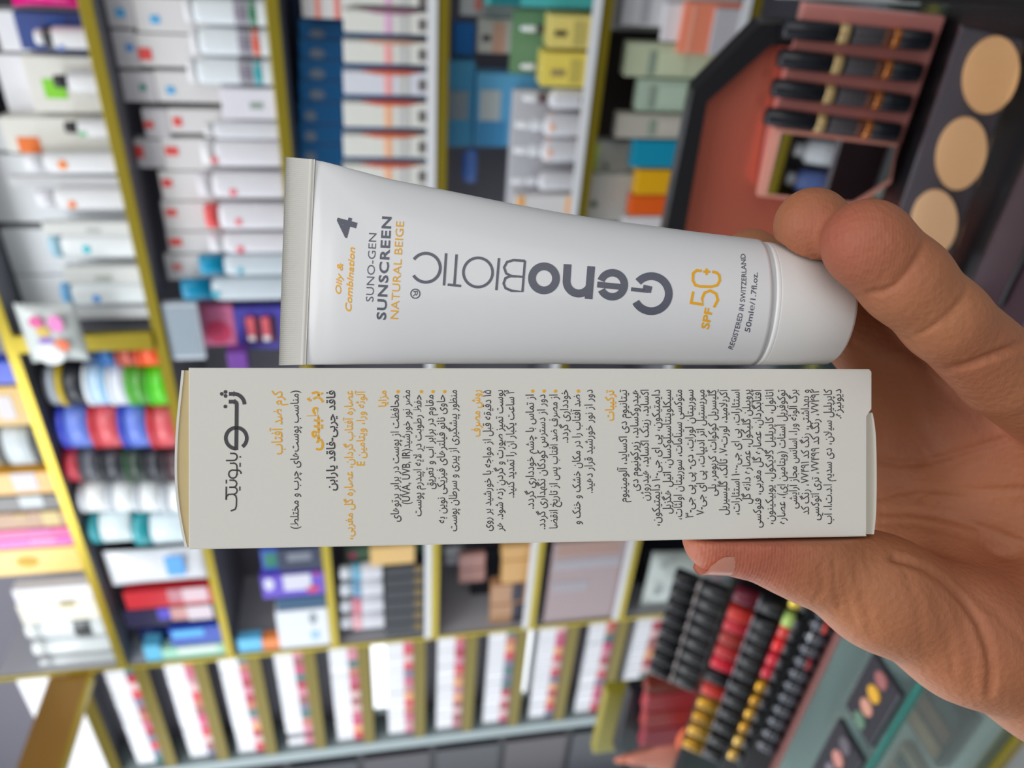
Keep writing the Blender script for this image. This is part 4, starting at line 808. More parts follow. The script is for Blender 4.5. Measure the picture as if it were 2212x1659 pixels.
D7 = [(800, 185, 1055, '(مناسب پوست‌های چرب و مختلط)', 0), (1030, 185, 815, 'فاقد چربی-فاقد پارابن', .018),
 (1430, 212, 1010, 'محافظت از پوست در برابر پرتوهای', 0), (1500, 182, 900, 'مضر نور خورشید(UVA, UVB, IR)', 0), (1572, 212, 975, 'حفظ رطوبت در لایه اپیدرم پوست', 0),
 (1648, 212, 805, 'مقاوم در برابر آب و تعریق', 0), (1720, 212, 1020, 'حاوی نانو فیلترهای فیزیکی نوین به', 0), (1795, 182, 1070, 'منظور پیشگیری از پیری و سرطان پوست', 0),
 (2010, 182, 1068, '۱۵ دقیقه قبل از مواجه با خورشید بر روی', 0), (2085, 182, 1070, 'پوست تمیز صورت و گردن زده شود. هر', 0), (2155, 182, 858, '۲ ساعت یکبار آن را تمدید کنید.', 0)]
for xb, a, b, t, bo_ in D7: fa_line(dark, t, S7(xb), Y7(a), Y7(b), 16 if not bo_ else 17, bo_ or .007)
D8 = [(65, 205, 905, 'از تماس با چشم خودداری گردد.'), (135, 205, 1030, 'دور از دسترس کودکان نگهداری گردد.'), (210, 205, 1025, 'از مصرف ضد آفتاب پس از تاریخ انقضا'),
 (275, 175, 500, 'خودداری گردد.'), (350, 205, 1000, 'ضد آفتاب را در مکان خشک و خنک و'), (425, 175, 808, 'دور از نور خورشید قرار دهید.'),
 (635, 175, 865, 'تیتانیوم دی اکساید، آلومینیوم'), (705, 175, 795, 'هیدروکساید، زیرکونیوم دی'), (768, 175, 855, 'اکساید، زینک اکساید، هیدروژن'),
 (837, 175, 1008, 'دایمتیکون، پی ای جی-۱۰ دایمتیکون،'), (905, 175, 935, 'سیکلوپنتاسیلوکسان، اتیل هگزیل'), (972, 175, 970, 'متوکسی سینامات، سوربیتان اولئات،'),
 (1042, 175, 960, 'سوربیتان لورات، دی- پی پی جی-۳'), (1110, 175, 943, 'میریستیل اتر آدیپات، پی ای جی-۷'), (1182, 175, 825, 'گلیسریل کوکوات، کربومر، پلی'),
 (1250, 172, 942, 'آکریلامید، لورت-۷، تالک، گلیسیریل'), (1325, 175, 940, 'استئارات، پی ای جی-۱۰۰ استئارات،'), (1392, 175, 875, 'پروپیلن گلیکول، عصاره دانه گل'),
 (1457, 172, 1020, 'آفتابگردان، عصاره گل مغربی، فنوکسی'), (1532, 175, 998, 'اتانول، کاپریلیل گلایکول، یوبیکینون،'), (1605, 175, 998, 'توکوفریل استات (ویتامین ای)، عصاره'),
 (1677, 175, 903, 'برگ آلوئه ورا، اسانس مجاز آرایشی'), (1750, 175, 940, 'و بهداشتی، رنگ کد ۷۷۴۹۱، رنگ کد'), (1812, 172, 975, '۷۷۴۹۲، رنگ کد ۷۷۴۹۹، تری اتوکسی'),
 (1890, 172, 998, 'کاپریلیل سیلان، دی سدیم ا.د.ت.ا، آب'), (1948, 172, 352, 'دیونیزه.')]
for xb, a, b, t in D8: fa_line(dark, t, S8(xb), Y8(a), Y8(b), 16, .007)
for xb, a, b, t, cap, bo_ in ((697, 185, 587, 'کرم ضد آفتاب', 21, .008), (930, 190, 562, 'بژ طبیعی', 25, .022), (1140, 185, 1120, 'عصاره آفتاب گردان، عصاره گل مغربی،', 16, .01),
 (1215, 185, 657, 'آلوئه ورا، ویتامین E', 16, .01), (1350, 185, 287, 'مزایا', 15, .014), (1940, 182, 475, 'روش مصرف', 17, .014)):
    fa_line(orange, t, S7(xb), Y7(a), Y7(b), cap, bo_)
fa_line(orange, 'ترکیبات', S8(555), Y8(178), Y8(366), 17, .016)
for X in (1425, 1572, 1645, 1718): dotp(orange, on_box, S7(X), Y7(192), 3.6)
for X in (58, 128, 198, 338): dotp(orange, on_box, S8(X), Y8(184), 3.6)
# the big drawn word: thick strokes, then thin ones
LX = lambda X: 470 + X / 5.926
LY = lambda Y: 830 + Y / 5.926
def lg(pts, w, closed=False):
    V, F = stroke_geo([(LX(x), LY(y)) for x, y in pts], w / 5.926, closed); dark.add([on_box(*v) for v in V], F)
lg([(145, 123), (205, 123)] + arcp(205, 263, 140, -90, -2, 20, 140), 48)
lg([(143, 223), (215, 223)] + arcp(215, 258, 30, -90, 0, 6, 34) + [(245, 300), (243, 540), (238, 842)], 49)
lg(arcp(240, 690, 134, 90, 405, 46) + [(318, 800)], 47)
for x, y in ((54, 123), (102, 98), (102, 149), (100, 285)): dotp(dark, on_box, LX(x), LY(y), 24 / 5.926)
lg([(160, 885), (215, 885)] + arcp(205, 930, 45, -90, 80, 10) + [(190, 976), (108, 976)], 20)
lg([(157, 1012), (205, 1012)] + arcp(205, 1052, 42, -90, 0, 8) + [(250, 1110), (248, 1150)] + arcp(195, 1150, 52, 0, 265, 20) + [(215, 1100), (250, 1100)] + arcp(255, 1145, 46, -90, 5, 8), 19)
lg([(152, 1228), (200, 1228)] + arcp(200, 1273, 45, -90, 88, 10) + [(150, 1318), (200, 1318)] + arcp(205, 1362, 45, -88, 88, 10) + [(180, 1408), (140, 1410), (112, 1440), (110, 1480)], 19)
lg([(112, 1310), (110, 1480)], 20); lg([(205, 1410), (235, 1430), (243, 1470), (240, 1560), (225, 1600), (168, 1622)], 19)
for x0, x1, y in ((288, 288, (1005, 1058)), (112, 112, (1222, 1272)), (285, 285, (1308, 1362))): lg([(x0, y[0]), (x1, y[1])], 17)
lg([(290, 918), (290, 940)], 20)
link_mesh('printed_text', dark.mesh(), INK, carton)['label'] = 'dark grey print on the white carton'
link_mesh('printed_heading', orange.mesh(), GOLDINK, carton)['label'] = 'orange print on the white carton'

# ---------------------------------------------------------------- the tube
ZC0, ZC1 = 0.1748, 0.1895
SEC = [((620, 341), (605, 789)), ((652, 343), (634, 789)), ((682, 346), (662, 788)), ((700, 349), (681, 788)), ((745, 361), (728, 788)), ((800, 376), (785, 787)), ((846, 388), (830, 787)), ((910, 401), (898, 786)), ((976, 414), (966, 786)),
       ((1090, 438), (1080, 786)), ((1200, 459), (1192, 786)), ((1310, 477), (1303, 787)), ((1400, 489), (1394, 788)), ((1500, 503), (1494, 789)), ((1583, 513), (1576, 789)), ((1630, 519), (1622, 789))]
CAPS = [((1646, 524), (1634, 790)), ((1652, 525), (1640, 790)), ((1720, 538), (1708, 789)), ((1798, 553), (1782, 787)), ((1805, 556), (1789, 786))]
def sec3(u, l):
    x = (u[0] + l[0]) / 2; t = (x - 612) / (1797 - 612); z = ZC0 + (ZC1 - ZC0) * t
    U, L = CP(*u, z), CP(*l, z); return (U + L) / 2, (U - L)
cr = sec3(*CAPS[1])[1].length / 2; PER = 2 * math.pi * cr
def semi(a):
    lo, hi = 0.0, a
    for _ in range(40):
        b = (lo + hi) / 2; h = ((a - b) / (a + b)) ** 2
        p = math.pi * (a + b) * (1 + 3 * h / (10 + math.sqrt(4 - 3 * h)))
        lo, hi = (b, hi) if p < PER else (lo, b)
    return (lo + hi) / 2
def loft(bm, secs, seg=96, cap0=True, cap1=True):
    rings = []
    for c, v, b in secs:
        a = v.length / 2; e1 = v.normalized(); e2 = Vector((0, 0, 1)); ring = []
        for i in range(seg):
            q = 2 * math.pi * i / seg; ring.append(bm.verts.new(c + e1 * (a * math.cos(q)) + e2 * (b * math.sin(q))))
        rings.append(ring)
    for A, B in zip(rings, rings[1:]):
        for i in range(seg): bm.faces.new((A[i], A[(i + 1) % seg], B[(i + 1) % seg], B[i]))
    if cap0: bm.faces.new(rings[0][::-1])
    if cap1: bm.faces.new(rings[-1])
tube_secs = []
for i, (u, l) in enumerate(SEC):
    c, v = sec3(u, l); b = semi(v.length / 2) if i > 2 else 0.0006
    if i == 3: b = 0.0016
    if i == 4: b = min(b, 0.0050)
    if i == 5: b = min(b, 0.0078)
    if i == 6: b = min(b, 0.0093)
    tube_secs.append((c, v, b))
def resample(secs, n):
    t = np.linspace(0, 1, len(secs)); s = np.linspace(0, 1, n); from_ = lambda f: np.interp(s, t, f)
    c = [from_([q[0][k] for q in secs]) for k in range(3)]; v = [from_([q[1][k] for q in secs]) for k in range(3)]; b = from_([q[2] for q in secs])
    ker = lambda f: np.concatenate([f[:2], (f[:-4] + 2 * f[1:-3] + 3 * f[2:-2] + 2 * f[3:-1] + f[4:]) / 9, f[-2:]])
    c = [ker(x) for x in c]; v = [ker(x) for x in v]; b = ker(ker(b))
    return [(Vector((c[0][i], c[1][i], c[2][i])), Vector((v[0][i], v[1][i], v[2][i])), float(b[i])) for i in range(n)]
TORG = Matrix.Translation(sec3(*CAPS[-1])[0]); TINV = TORG.inverted()
def local(bm): bmesh.ops.transform(bm, matrix=TINV, verts=bm.verts)
PLASTIC = M((216, 216, 218), 0.34, 0, 0.15, 0.008, 400, 0, 'white_satin_plastic')
CAPPL = M((214, 212, 210), 0.42, 0, 0.0, 0.008, 2500, 0.03, 'white_cap_plastic')
tube = bpy.data.objects.new('sunscreen_tube', None); COL.objects.link(tube); tube.matrix_world = HOLD @ TORG
tube.empty_display_size = 0.01
tag(tube, 'white squeeze tube with grey lettering and round cap, held above the carton', 'tube')
bm = bmesh.new(); body_secs = resample(tube_secs[2:], 90); loft(bm, body_secs)
BV = BVHTree.FromBMesh(bm); local(bm)
link_mesh('tube_body', bm_mesh(bm, True), PLASTIC, tube)
# crimped seal: thin plate with fine ribs across it
bm = bmesh.new(); nrib = 104; prev = None
(cA, vA, _), (cB, vB, _) = tube_secs[0], tube_secs[2]
rows = []
for i in range(nrib * 4 + 1):
    t = i / (nrib * 4) - 0.5; ph = (i % 4) / 4
    hgt = 0.00060 + 0.00011 * math.cos(2 * math.pi * ph)
    row = []
    for s, dz in ((0.0, 0.00045), (0.02, 0), (0.80, 0), (0.86, 0.0001), (0.90, 0.0001), (0.97, -0.0001), (1.0, 0.0002)):
        p = cA.lerp(cB, s) + vA.lerp(vB, s) * t; hh = hgt + dz if s < 0.8 else 0.0006 + dz
        row.append((bm.verts.new(p + Vector((0, 0, hh))), bm.verts.new(p - Vector((0, 0, hh)))))
    rows.append(row)
for r0, r1 in zip(rows, rows[1:]):
    for (a, a2), (b, b2), (c, c2), (d, d2) in zip(r0, r0[1:], r1, r1[1:]):
        bm.faces.new((a, c, d, b)); bm.faces.new((a2, b2, d2, c2))
    bm.faces.new((r0[0][0], r0[0][1], r1[0][1], r1[0][0])); bm.faces.new((r0[-1][0], r1[-1][0], r1[-1][1], r0[-1][1]))
for r in (rows[0], rows[-1]):
    for (a, a2), (b, b2) in zip(r, r[1:]): bm.faces.new((a, b, b2, a2))
local(bm); link_mesh('crimped_seal', bm_mesh(bm), M((212, 210, 204), 0.4, 0, 0, 0.01, 300, 0, 'white_crimp'), tube)
# cap with a thin rim
cs = [(sec3(*q)[0], sec3(*q)[1]) for q in CAPS]
capsecs = []
for i, (c, v) in enumerate(cs):
    b = cr if i < 4 else cr * 0.96
    capsecs.append((c, v * (1.0 if i < 4 else 0.97), b))
c0_, v0_, b0_ = capsecs[0]; capsecs[0] = (c0_, v0_ * 0.985, b0_ * 0.985)
bm = bmesh.new(); loft(bm, capsecs); 
ax = (capsecs[-1][0] - capsecs[-2][0]).normalized()
BV2 = BVHTree.FromBMesh(bm); local(bm); link_mesh('screw_cap', bm_mesh(bm, True), CAPPL, tube)
bm = bmesh.new(); c, v, b = capsecs[0]; dx = (capsecs[1][0] - c).normalized()
loft(bm, [(c - dx * .0006, v * 1.0, b), (c - dx * .0003, v * 1.010, b * 1.010), (c + dx * .0003, v * 1.010, b * 1.010), (c + dx * .0006, v * 1.0, b)])
local(bm); link_mesh('cap_rim', bm_mesh(bm, True), M((226, 226, 226), 0.4), tube)

def on_tube(px, py):
    d = CP(px, py, 1.0).normalized(); loc, nor, idx, dist = BV.ray_cast(Vector((0, 0, 0)), d)
    if loc is None: return None
    return TINV @ (loc - d * 0.00009)
def tube_ink(ink, V, F, step=9.0):
    """split flat pixel-plane faces into short pieces and lay them on the tube"""
    bm = bmesh.new(); vs = [bm.verts.new((x, y, 0)) for x, y in V]
    for f in F:
        try: bm.faces.new([vs[i] for i in f])
        except ValueError: pass
    ys = [v[1] for v in V]
    y = math.floor(min(ys) / step) * step
    while y < max(ys):
        bmesh.ops.bisect_plane(bm, geom=list(bm.verts) + list(bm.edges) + list(bm.faces), plane_co=(0, y, 0), plane_no=(0, 1, 0)); y += step
    bm.verts.index_update(); P = [on_tube(v.co.x, v.co.y) for v in bm.verts]
    ink.add([p or Vector((0, 0, 0)) for p in P], [tuple(v.index for v in f.verts) for f in bm.faces if all(P[v.index] is not None for v in f.verts)]); bm.free()
def curve_text(ink, txt, pts, cap, bold=0.0, shear=0.0, spacing=1.0):
    """text whose baseline runs through three frame points, letters standing to the left of its direction"""
    V, F = text_geo(txt, bold, shear, spacing); x0 = min(v[0] for v in V); x1 = max(v[0] for v in V)
    (ax_, ay_), (bx_, by_), (cx_, cy_) = pts
    out = []
    for vx, vy in V:
        t = (vx - x0) / (x1 - x0); h = vy / 0.727 * cap
        L0, L1, L2 = (1 - t) * (1 - 2 * t), 4 * t * (1 - t), t * (2 * t - 1)
        X = L0 * ax_ + L1 * bx_ + L2 * cx_; Y = L0 * ay_ + L1 * by_ + L2 * cy_
        d0, d1, d2 = 4 * t - 3, 4 - 8 * t, 4 * t - 1
        TX = d0 * ax_ + d1 * bx_ + d2 * cx_; TY = d0 * ay_ + d1 * by_ + d2 * cy_; l = math.hypot(TX, TY)
        out.append((X + TY / l * h, Y - TX / l * h))
    tube_ink(ink, out, F)
A1 = lambda X, Y: (600 + X / 3.457, 320 + Y / 3.457)
A2 = lambda X, Y: (1150 + X / 3.1155, 400 + Y / 3.1155)
def line3(p, q): return (p, ((p[0] + q[0]) / 2, (p[1] + q[1]) / 2), q)
slate, amber, factor = Ink(), Ink(), Ink()
curve_text(amber, 'Oily &', line3(A1(470, 1090), A1(486, 858)), 13, .012, .25)
curve_text(amber, 'Combination', line3(A1(547, 1220), A1(575, 740)), 14, .014, .25)
curve_text(slate, '4', line3(A1(558, 682), A1(596, 535)), 44, .02)
curve_text(slate, 'SUNO-GEN', line3(A1(713, 1147), A1(737, 636)), 17.3, -.006)
curve_text(slate, 'SUNSCREEN', line3(A1(805, 1283), A1(848, 513)), 20.5, .024, 0, 1.12)
curve_text(amber, 'NATURAL BEIGE', line3(A1(898, 1277), A1(942, 548)), 18, -.003)
def st(ink, f, pts, w, sc, closed=False):
    V, F = stroke_geo([f(*p) for p in pts], w / sc, closed); tube_ink(ink, V, F, 12)
g1 = lambda pts, w, c=False: st(slate, A1, pts, w, 3.457, c)
g2 = lambda pts, w, c=False: st(slate, A2, pts, w, 3.1155, c)
a2 = lambda pts, w, c=False: st(factor, A2, pts, w, 3.1155, c)
g1(arcp(1027, 1087, 34, 0, 350, 24), 8, True)
g1([(1042, 1068), (1012, 1072)], 7); g1([(1042, 1068), (1042, 1088), (1034, 1098), (1026, 1090), (1026, 1070)], 6); g1([(1026, 1090), (1012, 1104)], 6)
g1(arcp(1105, 893, 108, -145, 148, 40), 22)
g1([(1257, 785), (1241, 1025)], 19); g1([(1335, 793), (1318, 1030)], 19); g1([(1268, 1019), (1369, 1029)], 18)
g1(arcp(1495, 928, 109, 0, 360, 48)[:-1], 20, True); g1([(1652, 821), (1632, 1060)], 19)
g1([(1846, 840), (1827, 1070), (1745, 1065), (1700, 1045), (1686, 1010), (1700, 970), (1740, 955), (1780, 958)], 18)
g1([(1846, 842), (1760, 836), (1712, 850), (1690, 890), (1705, 935), (1740, 953)], 18); g1([(1735, 953), (1838, 962)], 16)
g2(arcp(78, 627, 81, 0, 360, 44)[:-1], 52, True)
g2([(396, 546), (378, 766)], 53)
g2([(237, 532), (230, 645)] + arcp(312, 645, 82, 178, 30, 20, 84), 53)
g2(arcp(538, 670, 81, -160, 155, 44), 50); g2([(436, 668), (605, 686)], 40)
g2(arcp(800, 730, 118, -138, 152, 50), 52); g2([(664, 700), (780, 712)], 26); g2([(768, 720), (778, 676)], 60)
a2([(1082, 716), (1068, 791), (1148, 803), (1141, 765), (1158, 724), (1196, 709), (1236, 730), (1248, 772), (1222, 822)], 17)
a2([(1140, 577), (1105, 573), (1082, 592), (1080, 640), (1096, 672), (1130, 681), (1205, 683), (1245, 672), (1262, 640), (1258, 606), (1240, 588), (1210, 582)], 17)
a2([(1150, 582), (1196, 582)], 15); a2([(1172, 561), (1172, 604)], 15)
curve_text(factor, 'SPF', line3(A2(1185, 972), A2(1212, 832)), 17, .025)
curve_text(slate, 'REGISTERED IN SWITZERLAND', (A2(1347, 1108), A2(1428, 795), A2(1432, 460)), 11, .008)
curve_text(slate, '50ml℮/1.7fl.oz.', (A2(1462, 992), A2(1500, 780), A2(1516, 588)), 12, .008)
link_mesh('printed_text', slate.mesh(), SLATE, tube)['label'] = 'slate grey print on the white tube'
link_mesh('printed_shade', amber.mesh(), GOLDINK, tube)['label'] = 'orange shade name and skin type on the white tube'
link_mesh('printed_factor', factor.mesh(), GOLDINK, tube)['label'] = 'orange protection factor on the white tube'
# ================================================================ the hand
def J(px, py, z_mm, r_mm): 
    p = CP(px, py, z_mm / 1000); return np.array([p.x, p.y, p.z]) * 1000, r_mm
PINKY = [J(1880, 535, 167, 8.9), J(1955, 606, 167, 9.0), J(2040, 690, 170, 8.7), J(2165, 805, 181, 10.2)]
RING = [J(1757, 491, 181, 8.3), J(1850, 545, 193, 8.4), J(2035, 705, 206, 8.8), J(2170, 890, 213, 11.0)]
MIDDLE = [J(1622, 558, 213, 8.0), J(1780, 650, 217, 8.4), J(1985, 790, 220, 9.6), J(2170, 1000, 215, 11.5)]
INDEX = [J(1470, 960, 231, 7.8), J(1680, 985, 233, 8.6), J(1930, 1020, 231, 9.8), J(2170, 1120, 217, 12)]
THUMB = [J(1551, 1160, 190, 8.6), J(1640, 1160, 191, 9.0), J(1735, 1192, 193, 10.6), J(1900, 1278, 195, 13.0), J(2090, 1368, 199, 16.0), J(2300, 1440, 206, 21.0), J(2620, 1420, 216, 24.0)]
PALM = [[PINKY[-1], J(2420, 960, 203, 14.5), J(2760, 1180, 216, 19)], [RING[-1], J(2400, 1060, 216, 14), J(2760, 1220, 222, 18)],
        [MIDDLE[-1], J(2400, 1120, 219, 14.5), J(2760, 1260, 224, 18)], [INDEX[-1], J(2400, 1220, 219, 15), J(2760, 1320, 224, 18)],
        [J(2760, 1250, 222, 22), J(3300, 1350, 240, 24)], [J(2760, 1360, 222, 22), J(3300, 1420, 240, 24)]]
WEB = [[J(1905, 770, 222, 8.5), J(1905, 990, 231, 9.5), J(1930, 1160, 224, 10)], [J(1830, 720, 224, 8.5), J(2060, 860, 220, 9.5)], [J(2080, 905, 217, 9.5), J(2080, 1090, 221, 10)], [J(2010, 1120, 222, 9), J(2030, 1230, 211, 9.5), J(2120, 1330, 205, 13)]]
STEP = 0.75
lo = np.array([30., -118., -256.]); hi = np.array([262., 58., -150.])
N = ((hi - lo) / STEP).astype(int) + 1
gx = lo[0] + np.arange(N[0]) * STEP; gy = lo[1] + np.arange(N[1]) * STEP; gz = lo[2] + np.arange(N[2]) * STEP
VOL = np.full(tuple(N), 60.0, np.float32)
def window(pts):
    P = np.array([p for p, r in pts]); R = max(r for p, r in pts) + 16
    a = np.clip(((P.min(0) - R - lo) / STEP).astype(int), 0, N - 1); b = np.clip(((P.max(0) + R - lo) / STEP).astype(int) + 1, 0, N)
    return tuple(slice(i, j) for i, j in zip(a, b))
def capsule(w, A, B):
    (a, ra), (b, rb) = A, B
    X, Y, Z = np.meshgrid(gx[w[0]], gy[w[1]], gz[w[2]], indexing='ij', sparse=True)
    d = b - a; L2 = float(d @ d)
    t = np.clip(((X - a[0]) * d[0] + (Y - a[1]) * d[1] + (Z - a[2]) * d[2]) / L2, 0, 1)
    t = t.astype(np.float32)
    return np.sqrt((X - a[0] - t * d[0]) ** 2 + (Y - a[1] - t * d[1]) ** 2 + (Z - a[2] - t * d[2]) ** 2) - (ra + (rb - ra) * t)
def smin(a, b, k):
    h = np.maximum(k - np.abs(a - b), 0) / k
    return np.minimum(a, b) - h * h * k * 0.25
def chain(pts, k_in, k_out):
    w = window(pts)
    f = None
    for A, B in zip(pts, pts[1:]):
        c = capsule(w, A, B).astype(np.float32); f = c if f is None else smin(f, c, k_in)
    VOL[w] = smin(VOL[w], f, k_out)
for c in PALM: chain(c, 6, 12)
for c in WEB: chain(c, 6, 9)
for c in (INDEX, MIDDLE): chain(c, 4, 5.0)
chain(RING, 3, 1.5)
chain(THUMB, 7, 5.0)
chain(PINKY, 3, 0.9)
# pads of the fingers, the heel and the ball of the thumb
for p, r in (J(1868, 520, 164, 8.3), J(1752, 483, 178, 7.2)): chain([(p, r), (p + np.array([1, -1, 0.]), r)], 1, 4)
chain([J(2330, 1330, 200, 17), J(2560, 1380, 208, 20)], 8, 10)
# flesh yields where it presses on the carton, the cap and the tube
X, Y, Z = np.meshgrid(gx, gy, gz, indexing='ij', sparse=True)
bi = np.array(BINV); q = [bi[k, 0] * X / 1000 + bi[k, 1] * Y / 1000 + bi[k, 2] * Z / 1000 + bi[k, 3] for k in range(3)]
dx_ = np.abs(q[0]) - hx - .0018; dy_ = np.abs(q[1]) - hy - .0007; dz_ = np.maximum(-BDEP - .0003 - q[2], q[2] - .03)
sb = np.maximum(np.maximum(dx_, dy_), dz_) * 1000
VOL = np.maximum(VOL, -sb.astype(np.float32))
for A, B in zip(body_secs[40::7] + [capsecs[0]], body_secs[47::7] + [capsecs[0], capsecs[-1]]):
    ra, rb = max(A[1].length / 2, A[2]) * 1000, max(B[1].length / 2, B[2]) * 1000
    a, b = np.array(A[0]) * 1000, np.array(B[0]) * 1000
    d = b - a; L = np.linalg.norm(d)
    if L < 1e-6: continue
    u = d / L; t = (X - a[0]) * u[0] + (Y - a[1]) * u[1] + (Z - a[2]) * u[2]
    rad = np.sqrt(np.maximum((X - a[0]) ** 2 + (Y - a[1]) ** 2 + (Z - a[2]) ** 2 - t * t, 0))
    cyl = np.maximum(rad - min(ra, rb) - .6, np.maximum(-t - 1, t - L - 1.4))
    VOL = np.maximum(VOL, -cyl.astype(np.float32))
def surface_nets(v):
    s = v < 0; n = np.array(v.shape) - 1
    acc = np.zeros((*n, 3), np.float32); cnt = np.zeros(n, np.float32)
    sl = lambda o: tuple(slice(o[k], o[k] + n[k]) for k in range(3))
    for axis in range(3):
        for o1 in (0, 1):
            for o2 in (0, 1):
                a = [0, 0, 0]; oth = [k for k in range(3) if k != axis]; a[oth[0]] = o1; a[oth[1]] = o2
                b = list(a); b[axis] = 1
                va, vb = v[sl(a)], v[sl(b)]; m = s[sl(a)] != s[sl(b)]
                t = np.where(m, va / np.where(m, va - vb, 1), 0)
                for k in range(3): acc[..., k] += np.where(m, (t if k == axis else a[k]), 0)
                cnt += m
    act = cnt > 0; idx = -np.ones(n, np.int64); idx[act] = np.arange(act.sum())
    ii = np.argwhere(act); P = ii + acc[act] / cnt[act][:, None]
    F = []
    for axis in range(3):
        o = [k for k in range(3) if k != axis]
        e = [slice(1, n[k]) for k in range(3)]; e[axis] = slice(0, n[axis])
        f2 = list(e); f2[axis] = slice(1, n[axis] + 1)
        A, B = s[tuple(e)], s[tuple(f2)]
        loc = np.argwhere(A != B); off = np.array([1, 1, 1]); off[axis] = 0
        g = loc + off; sgn = A[tuple(loc.T)]
        def cell(d0, d1):
            c = g.copy(); c[:, o[0]] += d0; c[:, o[1]] += d1; return idx[tuple(c.T)]
        Q = np.stack([cell(-1, -1), cell(0, -1), cell(0, 0), cell(-1, 0)], 1)
        flip = sgn if axis != 1 else ~sgn
        Q[~flip] = Q[~flip][:, ::-1]; F.append(Q)
    return P, np.concatenate(F)
HP, HF = surface_nets(VOL); HP = lo + HP * STEP
# relax, then press in the flexion creases
E_ = np.concatenate([HF[:, [0, 1]], HF[:, [1, 2]], HF[:, [2, 3]], HF[:, [3, 0]]]); E_ = np.concatenate([E_, E_[:, ::-1]])
deg = np.bincount(E_[:, 0], minlength=len(HP))[:, None]
def relax(P, lam):
    S = np.stack([np.bincount(E_[:, 0], P[E_[:, 1], k], minlength=len(P)) for k in range(3)], 1) / deg
    return P + lam * (S - P)
for i in range(6): HP = relax(HP, 0.5); HP = relax(HP, -0.5)
HP = relax(HP, .3)
def normals(P):
    n = np.cross(P[HF[:, 2]] - P[HF[:, 0]], P[HF[:, 3]] - P[HF[:, 1]])
    V = np.stack([sum(np.bincount(HF[:, j], n[:, k], minlength=len(P)) for j in range(4)) for k in range(3)], 1)
    return V / (np.linalg.norm(V, axis=1)[:, None] + 1e-9)
HN = normals(HP)
if ((HP - HP.mean(0)) * HN).sum() < 0: HF = HF[:, ::-1]; HN = -HN
CREASE = [  # frame polyline, depth mm, half width px
    ([(1998, 516), (1988, 548), (1960, 590), (1934, 619), (1905, 632), (1878, 633)], .75, 8), ([(1992, 540), (1968, 580), (1940, 606)], .2, 14),
    ([(2092, 620), (2083, 640), (2055, 672), (2025, 700), (1990, 722), (1962, 728)], .6, 7), ([(2080, 652), (2050, 690), (2015, 712)], .3, 6), ([(2098, 640), (2075, 668), (2045, 700)], .3, 6),
    ([(1958, 735), (1978, 765), (2005, 788), (2043, 798), (2090, 790), (2140, 772), (2200, 745), (2260, 720)], 1.6, 9),
    ([(1840, 742), (1880, 768), (1920, 762), (1962, 742)], .4, 8),
    ([(1880, 985), (1935, 1000), (1987, 1000), (2050, 985), (2097, 971), (2150, 955), (2230, 930), (2330, 905)], .75, 9),
    ([(1895, 1075), (1940, 1062), (1990, 1055), (2097, 1061), (2212, 1058), (2330, 1050)], .65, 9),
    ([(1905, 1107), (1960, 1106), (2024, 1114), (2080, 1127), (2134, 1144), (2212, 1175), (2310, 1220)], .75, 9),
    ([(1905, 1130), (1975, 1130), (2060, 1150), (2140, 1185), (2230, 1240)], .35, 9),
    ([(1932, 1204), (1960, 1212), (2000, 1226), (2045, 1258), (2085, 1300), (2115, 1345), (2135, 1400), (2142, 1450), (2138, 1500)], 1.3, 10),
    ([(1990, 1230), (2080, 1265), (2160, 1330), (2240, 1420)], .25, 12), ([(1985, 1075), (2050, 1020), (2120, 990)], .3, 9),
    ([(1805, 1215), (1803, 1260), (1816, 1310)], .35, 10), ([(1825, 1240), (1830, 1290), (1845, 1345)], .25, 9), ([(1775, 1228), (1780, 1268), (1760, 1300)], .3, 9),
    ([(1850, 1230), (1866, 1290), (1885, 1370)], .2, 10), ([(1960, 1240), (1985, 1310), (1995, 1400)], .25, 12), ([(2020, 1290), (2050, 1370), (2060, 1450)], .22, 12), ([(2080, 1340), (2100, 1420), (2100, 1500)], .22, 12)]
px = CX + FPX * HP[:, 0] / -HP[:, 2]; py = CY - FPX * HP[:, 1] / -HP[:, 2]
face_on = np.clip(((HN * (-HP / np.linalg.norm(HP, axis=1)[:, None])).sum(1) - .3) * 2.2, 0, 1)
push = np.zeros(len(HP))
for pts, dep, wpx in CREASE:
    best = np.full(len(HP), 1e9)
    for (x0, y0), (x1, y1) in zip(pts, pts[1:]):
        dx, dy = x1 - x0, y1 - y0; t = np.clip(((px - x0) * dx + (py - y0) * dy) / (dx * dx + dy * dy), 0, 1)
        best = np.minimum(best, np.hypot(px - x0 - t * dx, py - y0 - t * dy))
    push = np.maximum(push, dep * np.exp(-(best / wpx) ** 2)) - 0.18 * dep * np.exp(-((best - 2.4 * wpx) / (1.3 * wpx)) ** 2)
HP = HP - HN * (push * face_on)[:, None]
